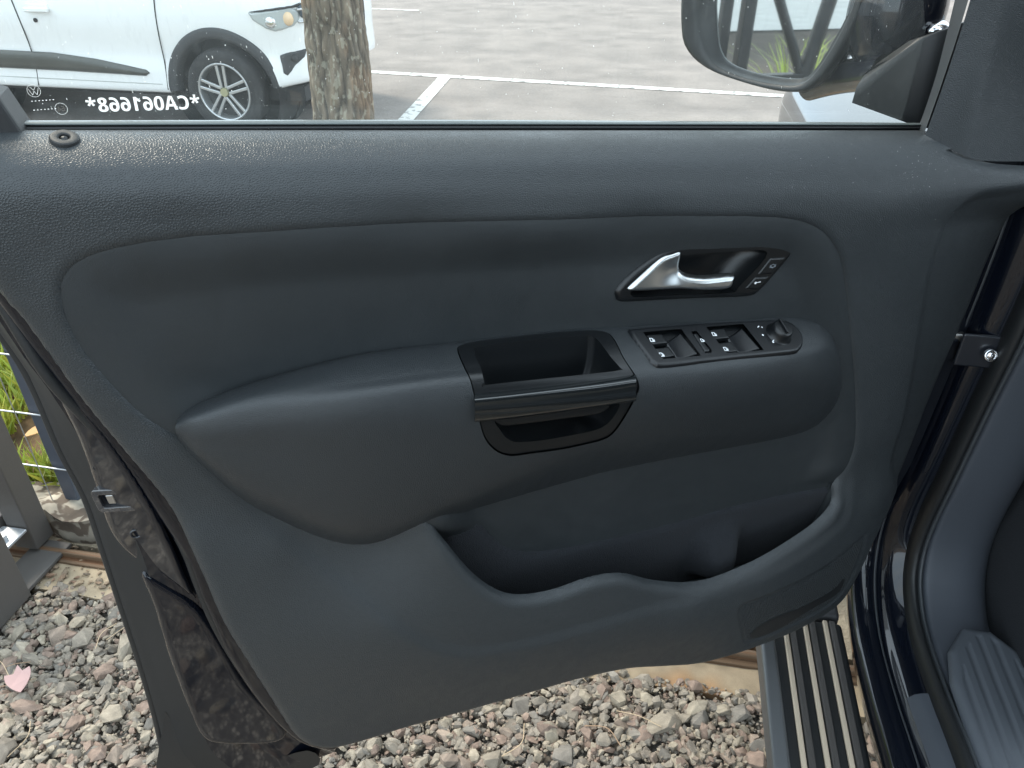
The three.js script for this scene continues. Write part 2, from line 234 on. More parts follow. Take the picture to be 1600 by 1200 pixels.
const T = {
  ins: [[-0.8975,1.1817,0.026],[-0.7634,1.1859,0.026],[-0.6097,1.1739,0.025],[-0.4264,1.1569,0.025],[-0.2928,1.1224,0.026],[-0.5105,1.1065,0.023],[-0.4884,1.1437,0.023],[-0.3235,1.1326,0.024],[-0.3553,1.0799,0.023],[-0.4195,1.1206,0.023],[-0.9347,1.1791,0.028],[-0.9203,1.2017,0.03],[-0.8404,1.2107,0.029],[-0.6638,1.1976,0.028],[-0.3471,1.1596,0.028],[-0.7184,1.1321,0.02],[-0.6083,1.1254,0.021],[-0.9117,1.1257,0.024],[-0.8235,1.1041,0.018],[-0.8769,1.0784,0.016],[-0.7419,1.0975,0.014],[-0.5443,1.0863,0.016],[-0.2932,1.0511,0.02],[-0.2197,0.9952,0.024],[-0.1917,0.9091,0.026],[-0.2399,1.0725,0.026],[-0.5323,0.8974,0.01],[-0.3723,0.8708,0.01],[-0.2467,0.8704,0.017],[-0.1835,0.7868,0.024],[-0.3123,0.7831,0.008],[-0.4419,0.7804,0.005],[-0.5792,0.7933,0.004],[-0.6247,0.8319,0.006],[-0.6719,0.9023,0.008],[-0.2901,0.692,0.0],[-0.4283,0.6722,0.0],[-0.6006,0.7374,0.0],[-0.1302,0.653,0.004],[-0.7299,0.9838,0.01],[-0.8898,1.0186,0.018],[-0.1616,0.8282,0.03]],
  tr: [[-0.9642,1.2839,0.03],[-0.9676,1.2718,0.034],[-0.9226,1.2797,0.03],[-0.9259,1.2672,0.034],[-0.8784,1.2753,0.03],[-0.8815,1.2623,0.034],[-0.8313,1.2705,0.03],[-0.8342,1.2571,0.034],[-0.781,1.2655,0.03],[-0.7836,1.2515,0.034],[-0.7272,1.2601,0.03],[-0.7295,1.2455,0.034],[-0.6695,1.2543,0.03],[-0.6714,1.2391,0.034],[-0.6074,1.2481,0.03],[-0.6088,1.2322,0.034],[-0.5405,1.2414,0.03],[-0.5413,1.2247,0.034],[-0.4682,1.2341,0.03],[-0.4683,1.2167,0.034],[-0.3898,1.2263,0.03],[-0.3889,1.2079,0.034],[-0.3045,1.2177,0.03],[-0.3023,1.1984,0.034],[-0.2112,1.2084,0.03],[-0.2077,1.1879,0.034],[-0.9722,1.257,0.036],[-0.9031,1.2485,0.036],[-0.8264,1.2392,0.036],[-0.7409,1.2287,0.036],[-0.6449,1.217,0.036],[-0.5363,1.2037,0.036],[-0.4125,1.1886,0.036],[-0.2701,1.1712,0.036],[-0.846,1.2245,0.035],[-0.6906,1.2037,0.035],[-0.4982,1.178,0.035],[-0.3228,1.1546,0.035],[-0.9666,1.2106,0.034],[-0.9427,1.2159,0.034],[-0.9541,1.179,0.031],[-0.9748,1.187,0.03],[-0.9524,1.1021,0.026],[-0.967,1.1383,0.026],[-0.9343,1.0353,0.024],[-0.949,1.0506,0.022],[-0.9073,0.9369,0.026],[-0.9194,0.9533,0.023],[-0.8774,0.8013,0.03],[-0.9039,0.8173,0.026],[-0.8481,0.662,0.03],[-0.8719,0.68,0.026],[-0.9373,1.1101,0.026],[-0.9145,1.0588,0.024],[-0.8809,0.988,0.022],[-0.8416,0.9074,0.027],[-0.7989,0.8409,0.036],[-0.8515,0.9457,0.022],[-0.8197,0.8989,0.026],[-0.7445,0.8806,0.034],[-0.7071,0.9008,0.042],[-0.6857,0.8774,0.052],[-0.6569,0.8257,0.06],[-0.6239,0.7916,0.064],[-0.5812,0.781,0.066],[-0.53,0.7864,0.068],[-0.4909,0.7787,0.068],[-0.4479,0.7503,0.068],[-0.3946,0.728,0.068],[-0.3419,0.7267,0.068],[-0.2511,0.748,0.062],[-0.1906,0.7707,0.05],[-0.1889,0.7958,0.037],[-0.7566,0.7902,0.052],[-0.7016,0.7367,0.06],[-0.6647,0.7207,0.063],[-0.5884,0.7126,0.068],[-0.4872,0.7147,0.072],[-0.3991,0.7088,0.073],[-0.296,0.7127,0.071],[-0.1941,0.725,0.058],[-0.8422,0.5991,0.026],[-0.7326,0.5959,0.034],[-0.6167,0.601,0.044],[-0.5356,0.6035,0.05],[-0.4668,0.5978,0.053],[-0.3491,0.5559,0.052],[-0.2424,0.5426,0.047],[-0.1375,0.5669,0.042],[-0.6954,0.6594,0.05],[-0.5821,0.6512,0.058],[-0.7974,0.6955,0.04],[-0.2392,1.096,0.031],[-0.2099,1.0164,0.03],[-0.1776,0.9262,0.03],[-0.16,0.8489,0.032],[-0.1464,0.7771,0.036],[-0.1437,0.7118,0.05],[-0.179,1.1004,0.03],[-0.1317,0.975,0.027],[-0.109,0.8523,0.028],[-0.1035,0.7535,0.036],[-0.1991,1.171,0.033],[-0.0019,1.1365,-0.002],[-0.021,1.1617,0.004],[-0.0152,1.0793,0.0],[-0.1181,1.1377,0.022],[-0.1064,1.0476,0.02],[-0.0203,0.9925,0.004],[-0.0415,0.8528,0.01],[-0.0684,0.7441,0.024],[-0.0961,0.6243,0.038],[-0.101,1.1826,0.012],[-0.1456,1.2053,0.006],[-0.1468,1.1929,0.02]],
  trimOut: [[-0.9739,1.3025],[-0.937,1.2995],[-0.831,1.2911],[-0.6971,1.2804],[-0.539,1.2678],[-0.3496,1.2527],[-0.1768,1.2389],[-0.1614,1.2096],[-0.1025,1.186],[-0.0142,1.1689],[0.0101,1.1351],[-0.0068,1.0609],[-0.0183,0.9879],[-0.0315,0.912],[-0.0412,0.8186],[-0.0642,0.7316],[-0.0879,0.6785],[-0.0991,0.6128],[-0.1135,0.563],[-0.1655,0.5431],[-0.2411,0.5367],[-0.3471,0.5471],[-0.409,0.57],[-0.4661,0.5899],[-0.5353,0.5971],[-0.6163,0.5919],[-0.7332,0.5846],[-0.8122,0.5777],[-0.8438,0.5874],[-0.8644,0.6175],[-0.8763,0.6732],[-0.8908,0.7583],[-0.9024,0.8248],[-0.9073,0.891],[-0.9148,0.9621],[-0.9264,1.0095],[-0.9447,1.0674],[-0.9589,1.1247],[-0.9689,1.1704],[-0.9745,1.1879],[-0.9826,1.2501]],
  insOpen: [[-0.9392,1.1808],[-0.9333,1.1971],[-0.9181,1.2091],[-0.8888,1.215],[-0.8395,1.2154],[-0.7614,1.2108],[-0.6655,1.2025],[-0.558,1.1915],[-0.4359,1.1779],[-0.3536,1.1654],[-0.3103,1.1506],[-0.2808,1.1268],[-0.2577,1.0919],[-0.2278,1.0198],[-0.1941,0.93],[-0.1745,0.8528],[-0.1813,0.8116],[-0.1886,0.7946],[-0.1911,0.7752],[-0.217,0.7588],[-0.2511,0.748],[-0.3421,0.7278],[-0.3947,0.7291],[-0.448,0.7514],[-0.4909,0.7787],[-0.5301,0.7874],[-0.5812,0.782],[-0.6239,0.7926],[-0.6569,0.8267],[-0.6856,0.8791],[-0.7018,0.9099],[-0.738,0.9517],[-0.8406,1.0082],[-0.8805,1.039],[-0.9117,1.0705],[-0.9336,1.1238],[-0.9406,1.1581]],
  facet: [[-0.9392,1.1808],[-0.9333,1.1971],[-0.9181,1.2091],[-0.8888,1.215],[-0.8395,1.2154],[-0.7614,1.2108],[-0.6655,1.2025],[-0.558,1.1915],[-0.4359,1.1779],[-0.3536,1.1654],[-0.3103,1.1506],[-0.2808,1.1268],[-0.2577,1.0919],[-0.2278,1.0198],[-0.1941,0.93],[-0.1745,0.8528],[-0.16,0.7823],[-0.18,0.7386],[-0.296,0.7127],[-0.3991,0.7088],[-0.4872,0.7147],[-0.5884,0.7126],[-0.6647,0.7207],[-0.7016,0.7377],[-0.733,0.7671],[-0.7776,0.8242],[-0.8403,0.9151],[-0.8796,0.9947],[-0.9127,1.0664],[-0.9343,1.1211],[-0.9409,1.1571]],
  rfacet: [[0.0247,1.1541],[-0.0747,1.162],[-0.1219,1.1571],[-0.1406,1.1303],[-0.14,1.084],[-0.1253,0.996],[-0.1052,0.8858],[-0.0974,0.7882],[-0.0297,0.7326],[0.0087,0.8841],[0.0563,1.0926]],
  lip: [[-0.1914,0.7977,0.0371],[-0.1902,0.7727,0.0488],[-0.2163,0.7572,0.0567],[-0.251,0.7471,0.0622],[-0.2986,0.7381,0.067],[-0.3419,0.7267,0.068],[-0.3946,0.7281,0.0681],[-0.4479,0.7503,0.068],[-0.4909,0.7778,0.0681],[-0.53,0.7864,0.068],[-0.5812,0.781,0.066],[-0.6239,0.7916,0.064],[-0.6569,0.8257,0.06],[-0.6856,0.8781,0.0519],[-0.7017,0.9085,0.0424]],
  liner: [[-0.1794,0.7905],[-0.2438,0.7869],[-0.3123,0.7831],[-0.3731,0.7793],[-0.4418,0.7793],[-0.5241,0.7837],[-0.5792,0.7933],[-0.6099,0.8116],[-0.6305,0.8436],[-0.6489,0.882],[-0.6717,0.9065]],
  arm: [[[-0.8908,1.0612,0.016],[-0.8908,1.0654,0.026],[-0.8915,1.0666,0.032],[-0.8926,1.0639,0.034],[-0.8932,1.059,0.033],[-0.8936,1.0506,0.028],[-0.8951,1.0351,0.014]],[[-0.8779,1.0667,0.01],[-0.8753,1.0759,0.028],[-0.8733,1.0774,0.042],[-0.8734,1.0711,0.047],[-0.8756,1.0557,0.047],[-0.878,1.032,0.04],[-0.8818,1.0,0.01]],[[-0.8284,1.0786,0.01],[-0.8273,1.0868,0.028],[-0.8264,1.087,0.048],[-0.8267,1.0754,0.056],[-0.8295,1.0508,0.057],[-0.841,0.9902,0.047],[-0.8492,0.9448,0.012]],[[-0.7423,1.0873,0.01],[-0.7437,1.0922,0.026],[-0.7473,1.088,0.054],[-0.7495,1.0783,0.068],[-0.7526,1.0368,0.07],[-0.7654,0.9339,0.054],[-0.7689,0.8763,0.016]],[[-0.6523,1.0827,0.01],[-0.6552,1.0864,0.024],[-0.6623,1.0831,0.056],[-0.665,1.0733,0.071],[-0.6652,1.027,0.074],[-0.6714,0.9436,0.056],[-0.687,0.897,0.028]],[[-0.541,1.0739,0.01],[-0.5452,1.0769,0.022],[-0.557,1.0707,0.056],[-0.5616,1.0579,0.073],[-0.5576,1.0202,0.073],[-0.5473,0.9598,0.052],[-0.5292,0.8911,0.012]],[[-0.4737,1.0668,0.01],[-0.4783,1.0697,0.022],[-0.4922,1.06,0.056],[-0.4966,1.0463,0.073],[-0.4915,1.0108,0.072],[-0.4748,0.9504,0.048],[-0.4529,0.89,0.012]],[[-0.3652,1.0543,0.012],[-0.3707,1.0565,0.023],[-0.3844,1.0454,0.054],[-0.389,1.0319,0.07],[-0.3785,0.9921,0.067],[-0.3546,0.9318,0.042],[-0.329,0.8819,0.012]],[[-0.2863,1.0416,0.014],[-0.291,1.0425,0.023],[-0.3035,1.0342,0.048],[-0.3056,1.0211,0.06],[-0.292,0.9829,0.059],[-0.267,0.9228,0.038],[-0.2451,0.8766,0.013]],[[-0.2499,1.024,0.015],[-0.2531,1.0241,0.023],[-0.2602,1.0175,0.04],[-0.2574,1.0017,0.046],[-0.2463,0.9706,0.045],[-0.2276,0.9262,0.031],[-0.2121,0.8867,0.014]],[[-0.2248,0.9912,0.015],[-0.2267,0.9895,0.02],[-0.2272,0.9826,0.025],[-0.2237,0.9707,0.027],[-0.2179,0.9534,0.027],[-0.21,0.931,0.023],[-0.1999,0.9029,0.015]]],
  pullAB: [[3.95,1.228],[4.05,0.94],[4.4,0.882],[5.0,0.895],[5.356,1.087],[5.539,1.376],[5.696,2.06],[5.87,3.105],[5.825,3.56],[5.626,4.209],[5.35,4.7],[4.924,4.749],[4.526,4.568],[4.346,4.479],[4.196,4.27],[4.097,3.94],[4.049,3.247],[4.0,2.164]],
  swAB: [[5.825,1.227],[5.95,1.042],[6.65,0.978],[7.45,0.993],[7.728,1.124],[7.908,1.572],[7.945,2.064],[7.85,2.465],[7.652,2.608],[6.845,2.489],[6.247,2.548],[6.1,2.43],[6.0,2.0]],
  cupTop: [[-0.6479,1.085,0.0367],[-0.6355,1.0845,0.0302],[-0.5486,1.0764,0.0284],[-0.5343,1.0744,0.031],[-0.5296,1.0715,0.0409],[-0.5227,1.0601,0.066],[-0.5241,1.0581,0.0689],[-0.5668,1.0632,0.0708],[-0.6449,1.0715,0.0713],[-0.65,1.0745,0.0702],[-0.6493,1.0814,0.0578]],
  cupTopAB: [[4.1,1.415],[4.2,1.233],[4.987,1.222],[5.182,1.301],[5.314,1.559],[5.595,2.446],[5.584,2.624],[4.937,2.793],[4.2,2.976],[4.15,2.874],[4.134,2.073]],
  cupLow: [[-0.64,1.0383,0.0752],[-0.5929,1.0315,0.0748],[-0.5359,1.0266,0.0746],[-0.5235,1.0259,0.0747],[-0.5272,1.0071,0.0701],[-0.539,0.995,0.0659],[-0.5745,0.9959,0.0669],[-0.6163,1.003,0.0699],[-0.6295,1.0108,0.0717],[-0.6383,1.0252,0.0741]],
  cupLowAB: [[4.239,3.774],[4.657,3.828],[5.331,3.802],[5.559,3.773],[5.423,4.193],[5.187,4.438],[4.796,4.434],[4.442,4.312],[4.331,4.205],[4.254,3.998]],
  bar: [[[-0.657,1.064,0.064],[-0.6595,1.0663,0.072],[-0.6617,1.0668,0.079],[-0.6624,1.0638,0.081],[-0.6627,1.054,0.081],[-0.662,1.0437,0.078],[-0.6597,1.0357,0.07],[-0.6568,1.0268,0.06]],[[-0.6239,1.0604,0.064],[-0.6269,1.0627,0.072],[-0.6294,1.0632,0.079],[-0.6301,1.0601,0.081],[-0.6301,1.0501,0.081],[-0.629,1.0396,0.078],[-0.6261,1.0314,0.07],[-0.6225,1.0224,0.06]],[[-0.5824,1.0564,0.064],[-0.5859,1.0588,0.072],[-0.5888,1.0592,0.079],[-0.5896,1.056,0.081],[-0.5892,1.046,0.081],[-0.5876,1.0356,0.078],[-0.584,1.0274,0.07],[-0.5795,1.0183,0.06]],[[-0.5423,1.053,0.064],[-0.5463,1.0553,0.072],[-0.5496,1.0553,0.079],[-0.5503,1.0517,0.081],[-0.5496,1.0421,0.081],[-0.5476,1.0322,0.078],[-0.5432,1.0239,0.07],[-0.5378,1.0147,0.06]],[[-0.5045,1.0502,0.064],[-0.5089,1.0525,0.072],[-0.5126,1.0528,0.079],[-0.5134,1.0495,0.081],[-0.5124,1.0397,0.081],[-0.5098,1.0296,0.078],[-0.5048,1.0212,0.07],[-0.4987,1.0119,0.06]]],
  swf: {"o":[-0.3953,1.0496,0.0446],"e1":[0.991,-0.131,-0.0281],"e2":[0.0258,0.3927,-0.9193],"n":[0.1315,0.9103,0.3925]},
  swOut: [[-0.1022,0.0185],[-0.092,0.0231],[-0.0166,0.0235],[0.0643,0.0215],[0.084,0.0174],[0.0908,0.0042],[0.0864,-0.0096],[0.0772,-0.0178],[0.063,-0.0213],[-0.0105,-0.022],[-0.0791,-0.0234],[-0.0935,-0.0205],[-0.0978,-0.009]],
  bay: [[[-0.0899,0.0167],[-0.0471,0.0171],[-0.041,-0.016],[-0.0824,-0.0157]],[[-0.0184,0.0172],[0.0263,0.0177],[0.0323,-0.016],[-0.0116,-0.0157]]],
  key: [[[-0.0882,0.0143],[-0.0693,0.0142],[-0.0673,0.0017],[-0.0871,0.0012]],[[-0.0864,-0.0019],[-0.0694,-0.0012],[-0.0668,-0.0135],[-0.0827,-0.0149]],[[-0.0174,0.0147],[0.0027,0.0155],[0.003,0.0018],[-0.0176,0.0012]],[[-0.0163,-0.0021],[0.0021,-0.0013],[0.0038,-0.0149],[-0.0138,-0.0155]]],
  scoop: [[[-0.0707,0.0051],[-0.0464,0.0171],[-0.0406,-0.0138],[-0.0665,-0.0158]],[[-0.0009,0.0045],[0.0258,0.0169],[0.0316,-0.0143],[0.0034,-0.0156]]],
  mid: [[-0.0381,0.0132],[-0.0314,0.0134],[-0.0259,-0.0105],[-0.0281,-0.0134],[-0.0354,-0.0135]],
  icon: [[-0.0838,0.007],[-0.0814,-0.0106],[-0.0134,0.008],[-0.0096,-0.0105],[-0.0307,0.0015]],
  knob: [[0.0607,0.0017],[0.0442,0.0006],[0.0414,0.0124],[0.0409,0.0017],[0.048,-0.0078],[0.0658,0.0129],[0.0759,0.0012]],
  relOut: [[-0.5108,1.1073],[-0.5103,1.1162],[-0.498,1.1286],[-0.48,1.14],[-0.4648,1.1475],[-0.4491,1.1507],[-0.4122,1.1479],[-0.3701,1.1426],[-0.3301,1.1357],[-0.3207,1.1298],[-0.3215,1.124],[-0.3309,1.1108],[-0.3516,1.0876],[-0.3638,1.0828],[-0.3947,1.0861],[-0.4445,1.0926],[-0.4853,1.0978],[-0.5052,1.1012]],
  relCup: [[-0.4954,1.1079],[-0.4935,1.1146],[-0.4635,1.1363],[-0.441,1.1397],[-0.4035,1.1367],[-0.3554,1.1296],[-0.379,1.0977],[-0.3887,1.0925],[-0.4454,1.0994],[-0.486,1.1044]],
  lever: [[-0.5012,1.1142],[-0.5003,1.1178],[-0.4862,1.1292],[-0.4697,1.1414],[-0.4585,1.144],[-0.4482,1.1442],[-0.4458,1.1272],[-0.443,1.1217],[-0.4365,1.1181],[-0.42,1.1154],[-0.3922,1.1135],[-0.3894,1.1098],[-0.3958,1.099],[-0.4385,1.1042],[-0.4919,1.1107]],
  locks: [[[-0.3615,1.1076],[-0.3504,1.123],[-0.3325,1.121],[-0.3452,1.1056]],[[-0.3727,1.0946],[-0.3632,1.1052],[-0.3476,1.1033],[-0.3581,1.0908]]],
  lockIcon: [[-0.3464,1.1145],[-0.3606,1.0994]],
  cap: [-0.9111,1.2812,0.0295],
  sealRows: [[[-0.9776,1.2867,-0.044],[-0.9441,1.2838,-0.044],[-0.6403,1.2581,-0.044],[-0.3245,1.2292,-0.044],[-0.1272,1.2108,-0.044]],[[-0.9742,1.2896,-0.032],[-0.9414,1.2868,-0.032],[-0.6435,1.2617,-0.032],[-0.334,1.2335,-0.032],[-0.1406,1.2155,-0.032]],[[-0.9729,1.2901,-0.026],[-0.9404,1.2873,-0.026],[-0.6452,1.2623,-0.026],[-0.3385,1.2344,-0.026],[-0.1469,1.2169,-0.026]],[[-0.9727,1.2892,-0.023],[-0.9402,1.2864,-0.023],[-0.6461,1.2611,-0.023],[-0.3405,1.2339,-0.023],[-0.1499,1.2169,-0.023]],[[-0.9732,1.2882,-0.024],[-0.9407,1.2853,-0.024],[-0.6459,1.2599,-0.024],[-0.3396,1.2327,-0.024],[-0.1484,1.2156,-0.024]],[[-0.9741,1.2871,-0.027],[-0.9415,1.2843,-0.027],[-0.6451,1.2586,-0.027],[-0.3371,1.2312,-0.027],[-0.1449,1.2139,-0.027]]],
  lipRows: [[[-0.9743,1.2873,-0.028],[-0.9416,1.2844,-0.028],[-0.6448,1.2588,-0.028],[-0.3364,1.2315,-0.028],[-0.144,1.2142,-0.028]],[[-0.9732,1.2876,-0.023],[-0.9407,1.2847,-0.023],[-0.6462,1.2592,-0.023],[-0.3401,1.2318,-0.023],[-0.149,1.2146,-0.023]],[[-0.9732,1.2865,-0.021],[-0.9408,1.2836,-0.021],[-0.6469,1.2582,-0.021],[-0.3414,1.2313,-0.021],[-0.1507,1.214,-0.021]],[[-0.9743,1.2844,-0.023],[-0.9417,1.2815,-0.023],[-0.6464,1.2557,-0.023],[-0.3394,1.2286,-0.023],[-0.1478,1.2113,-0.023]],[[-0.977,1.2804,-0.03],[-0.944,1.2774,-0.03],[-0.6446,1.2507,-0.03],[-0.3333,1.2233,-0.03],[-0.1388,1.2056,-0.03]]],
  sealTop: [[-0.9711,1.2922],[-0.9388,1.2894],[-0.6468,1.2649],[-0.3434,1.2372],[-0.158,1.2199]],
  sealBot: [[-0.9735,1.2851],[-0.9408,1.283],[-0.6472,1.258],[-0.3421,1.2313],[-0.1563,1.2153]],
  bframe: [[-0.9554,1.3092],[-0.9456,1.3046],[-0.9393,1.2833],[-0.9432,1.2804],[-0.9646,1.2816]],
  text: [[-0.9008,1.2903],[-0.8263,1.2866],[-0.8658,1.2844]],
  marks: [[-0.9301,1.3019],[-0.927,1.2953],[-0.9169,1.289],[-0.9275,1.2894],[-0.9488,1.2962]],
  sailA: [[-0.1499,1.2085,-0.03],[-0.1457,1.2608,-0.03],[-0.1489,1.329,-0.03],[-0.1533,1.3907,-0.03]],
  sailB: [[-0.1793,1.217,0.008],[-0.1725,1.2693,0.006],[-0.1679,1.3334,0.004],[-0.17,1.3921,0.002]],
  sailC: [[-0.1434,1.1994,0.022],[-0.145,1.2697,0.018],[-0.1437,1.3333,0.012],[-0.1479,1.392,0.008]],
  sailD: [[-0.1078,1.1882,0.02],[-0.1075,1.2664,0.014],[-0.1077,1.3315,0.008],[-0.1135,1.3914,0.004]],
  sailE: [[-0.0089,1.1739,0.008],[-0.0344,1.2596,0.004],[-0.0486,1.3283,0.0],[-0.061,1.3905,-0.004]],
  shell: [[[-0.9891,1.197,-0.006],[-0.9978,1.1915,-0.022],[-1.0002,1.1892,-0.0225],[-1.0029,1.1867,-0.0235],[-1.0135,1.1733,-0.052],[-1.0249,1.1636,-0.072]],[[-0.9736,1.1298,-0.006],[-0.9822,1.1227,-0.022],[-0.9859,1.1192,-0.0225],[-0.9902,1.1173,-0.0235],[-1.0002,1.1009,-0.052],[-1.0083,1.09,-0.072]],[[-0.9635,1.0892,-0.006],[-0.9724,1.0861,-0.022],[-0.9767,1.0844,-0.0225],[-0.9819,1.0825,-0.0235],[-0.9953,1.0678,-0.052],[-1.0053,1.0589,-0.072]],[[-0.9477,1.0266,-0.006],[-0.9577,1.0223,-0.022],[-0.9646,1.0224,-0.0225],[-0.9716,1.0221,-0.0235],[-0.9909,1.0051,-0.052],[-1.0042,0.9925,-0.072]],[[-0.9325,0.9658,-0.006],[-0.944,0.9635,-0.022],[-0.9539,0.966,-0.0225],[-0.964,0.9675,-0.0235],[-0.9865,0.9492,-0.052],[-0.9996,0.9349,-0.072]],[[-0.9188,0.8945,-0.006],[-0.9287,0.8927,-0.022],[-0.9428,0.8954,-0.0225],[-0.9598,0.8987,-0.0235],[-0.9858,0.8806,-0.052],[-1.002,0.8673,-0.072]],[[-0.9162,0.8326,-0.006],[-0.9218,0.8269,-0.022],[-0.9425,0.8252,-0.0225],[-0.9623,0.8263,-0.0235],[-0.9887,0.804,-0.052],[-1.0056,0.7889,-0.072]],[[-0.9077,0.7415,-0.006],[-0.9175,0.7367,-0.022],[-0.9419,0.7365,-0.0225],[-0.9664,0.74,-0.0235],[-0.9922,0.712,-0.052],[-1.0099,0.695,-0.072]],[[-0.8883,0.6437,-0.006],[-0.899,0.6388,-0.022],[-0.9341,0.644,-0.0225],[-0.9643,0.6485,-0.0235],[-0.9962,0.6199,-0.052],[-1.0164,0.5995,-0.072]],[[-0.8637,0.5716,-0.006],[-0.8693,0.5612,-0.022],[-0.9135,0.5715,-0.0225],[-0.9618,0.5812,-0.0235],[-1.001,0.5542,-0.052],[-1.0237,0.5308,-0.072]],[[-0.8308,0.5351,-0.006],[-0.836,0.5052,-0.022],[-0.8865,0.5081,-0.0225],[-0.9441,0.5236,-0.0235],[-0.9927,0.4977,-0.052],[-1.033,0.4573,-0.072]]],
  crease: [[-0.9905,0.9361,-0.0578],[-0.9805,0.9086,-0.0453],[-0.9695,0.8835,-0.0324],[-0.9502,0.8631,-0.0208],[-0.929,0.8325,-0.0228],[-0.9216,0.8103,-0.0217]],
  ridge: [[-0.9746,0.8706,-0.0378],[-0.9757,0.8161,-0.0361],[-0.9818,0.7336,-0.0393],[-0.9821,0.6402,-0.0376],[-0.9756,0.5944,-0.0298],[-0.9549,0.5806,-0.0214],[-0.8649,0.5716,-0.0082]],
  rseal: [[-0.9927,1.1816,-0.02],[-0.9772,1.1028,-0.012],[-0.9629,1.0607,-0.012],[-0.9445,1.0055,-0.012],[-0.9299,0.9501,-0.012],[-0.9219,0.8982,-0.012],[-0.9201,0.853,-0.012],[-0.9162,0.7902,-0.012],[-0.9001,0.6917,-0.012],[-0.8734,0.5909,-0.012]],
  latch: [[-0.9774,0.9788,-0.0362],[-0.9453,0.9887,-0.0157],[-0.9479,0.9689,-0.0213],[-0.9543,0.9642,-0.0204],[-0.9853,0.9431,-0.0495]],
  holes: [[-0.9664,1.0042,-0.0207],[-0.9576,0.923,-0.0211]],
  press1: [[-0.9676,1.0927,-0.0116],[-0.9539,1.058,-0.0071],[-0.9395,0.9963,-0.0067],[-0.9315,0.9296,-0.0166],[-0.9286,0.8508,-0.0233],[-0.9247,0.8129,-0.0231],[-0.9302,0.8325,-0.0233],[-0.9507,0.8611,-0.0213],[-0.9701,0.8812,-0.0333],[-0.9803,0.905,-0.0454],[-0.9817,0.9336,-0.0465],[-0.977,0.984,-0.036],[-0.9742,1.0374,-0.0237],[-0.9757,1.0781,-0.0225]],
  press2: [[-0.9656,0.871,-0.028],[-0.9476,0.8495,-0.0219],[-0.9312,0.8219,-0.0232],[-0.9232,0.7963,-0.0229],[-0.9162,0.7566,-0.0195],[-0.9042,0.6814,-0.018],[-0.877,0.5958,-0.0117],[-0.8915,0.5714,-0.0232],[-0.9462,0.5889,-0.0211],[-0.9656,0.6097,-0.0243],[-0.9687,0.6589,-0.0261],[-0.969,0.745,-0.0255],[-0.966,0.821,-0.0263]],
  bracket: [[-1.0054,0.6158,-0.06],[-0.9982,0.6173,-0.058],[-0.9869,0.5599,-0.05],[-0.9381,0.5102,-0.04],[-0.8597,0.5351,-0.02],[-0.8664,0.4789,-0.03],[-1.0375,0.4575,-0.07]],
  botlip: [[-1.0274,0.5017,-0.07],[-0.9388,0.5031,-0.05],[-0.8601,0.5229,-0.03],[-0.7232,0.5019,-0.03],[-0.4942,0.4875,-0.03],[-0.02,0.5293,-0.03]],
  vent: [[-0.3308,0.6764],[-0.2899,0.6827],[-0.1961,0.6885],[-0.1303,0.7102],[-0.1195,0.6875],[-0.1148,0.636],[-0.133,0.5862],[-0.1863,0.5696],[-0.2507,0.5652],[-0.2902,0.5732],[-0.3126,0.6195]],
  slot: [[-0.2883,0.5973],[-0.2582,0.614],[-0.2141,0.6115],[-0.1579,0.616],[-0.1393,0.6316],[-0.1387,0.5998],[-0.1894,0.5918],[-0.2379,0.574],[-0.2757,0.5761]],
  mir: {"glass":[[-0.0998,0.0358],[-0.0936,0.0042],[-0.0857,-0.0207],[-0.0711,-0.0353],[-0.0406,-0.0423],[-0.0052,-0.044],[0.0238,-0.042],[0.0376,-0.0378],[0.0483,-0.0252],[0.0609,0.0035],[0.0697,0.0285],[0.0746,0.0496]],"house":[[-0.1411,0.0334],[-0.1359,-0.0026],[-0.1282,-0.0221],[-0.1083,-0.0371],[-0.0781,-0.0467],[-0.0357,-0.0526],[0.0041,-0.0555],[0.0331,-0.0539],[0.0496,-0.0485],[0.0642,-0.033],[0.0772,-0.0084],[0.0875,0.0238],[0.0923,0.052]],"o":[-0.1815,1.2686,-0.2284],"nang":24}
};

const P = {};
// ------------------------------------------------------------ setting: ground, road, pavement
const asphaltT = tex(1024, (x, y) => { const n = fbm(x * 8, y * 8, 8, 5, 41), s = hash(x * 1024 | 0, y * 1024 | 0, 3), st = fbm(x * 3, y * 40, 40, 3, 44); const v = 0.43 + 0.12 * (n - 0.5) + 0.14 * (s - 0.5) + 0.02 * (st - 0.5); return [v * 1.09, v * 1.02, v * 0.97]; }, true);
const concT = tex(1024, (x, y) => { const n = fbm(x * 6, y * 6, 6, 5, 51), m = fbm(x * 40, y * 40, 40, 3, 55), s = hash(x * 1024 | 0, y * 1024 | 0, 6); const v = 0.66 + 0.18 * (n - 0.5) + 0.14 * (m - 0.5) + 0.06 * (s - 0.5), w = sstep(0.52, 0.7, fbm(x * 5, y * 5, 5, 4, 58)); return [v, v * lerp(0.94, 0.82, w), v * lerp(0.84, 0.64, w)]; }, true);
const soilT = tex(512, (x, y) => { const n = fbm(x * 8, y * 8, 8, 5, 61), m = fbm(x * 60, y * 60, 60, 2, 65); const v = 0.46 + 0.22 * (n - 0.5) + 0.24 * (m - 0.5); return [v * 1.05, v * 0.9, v * 0.74]; }, true);
function sheet(x0, x1, z0, z1, y, k = 1) { const g = new THREE.PlaneGeometry(x1 - x0, z1 - z0).rotateX(-Math.PI / 2).translate((x0 + x1) / 2, y, (z0 + z1) / 2); const p = g.attributes.position, uv = g.attributes.uv; for (let i = 0; i < p.count; i++) uv.setXY(i, p.getX(i) / k, p.getZ(i) / k); return g; }
const roadM = std(col(1, 1, 1), 0.85, { map: asphaltT, bumpMap: rep(fuzzT, 2), bumpScale: 0.003 });
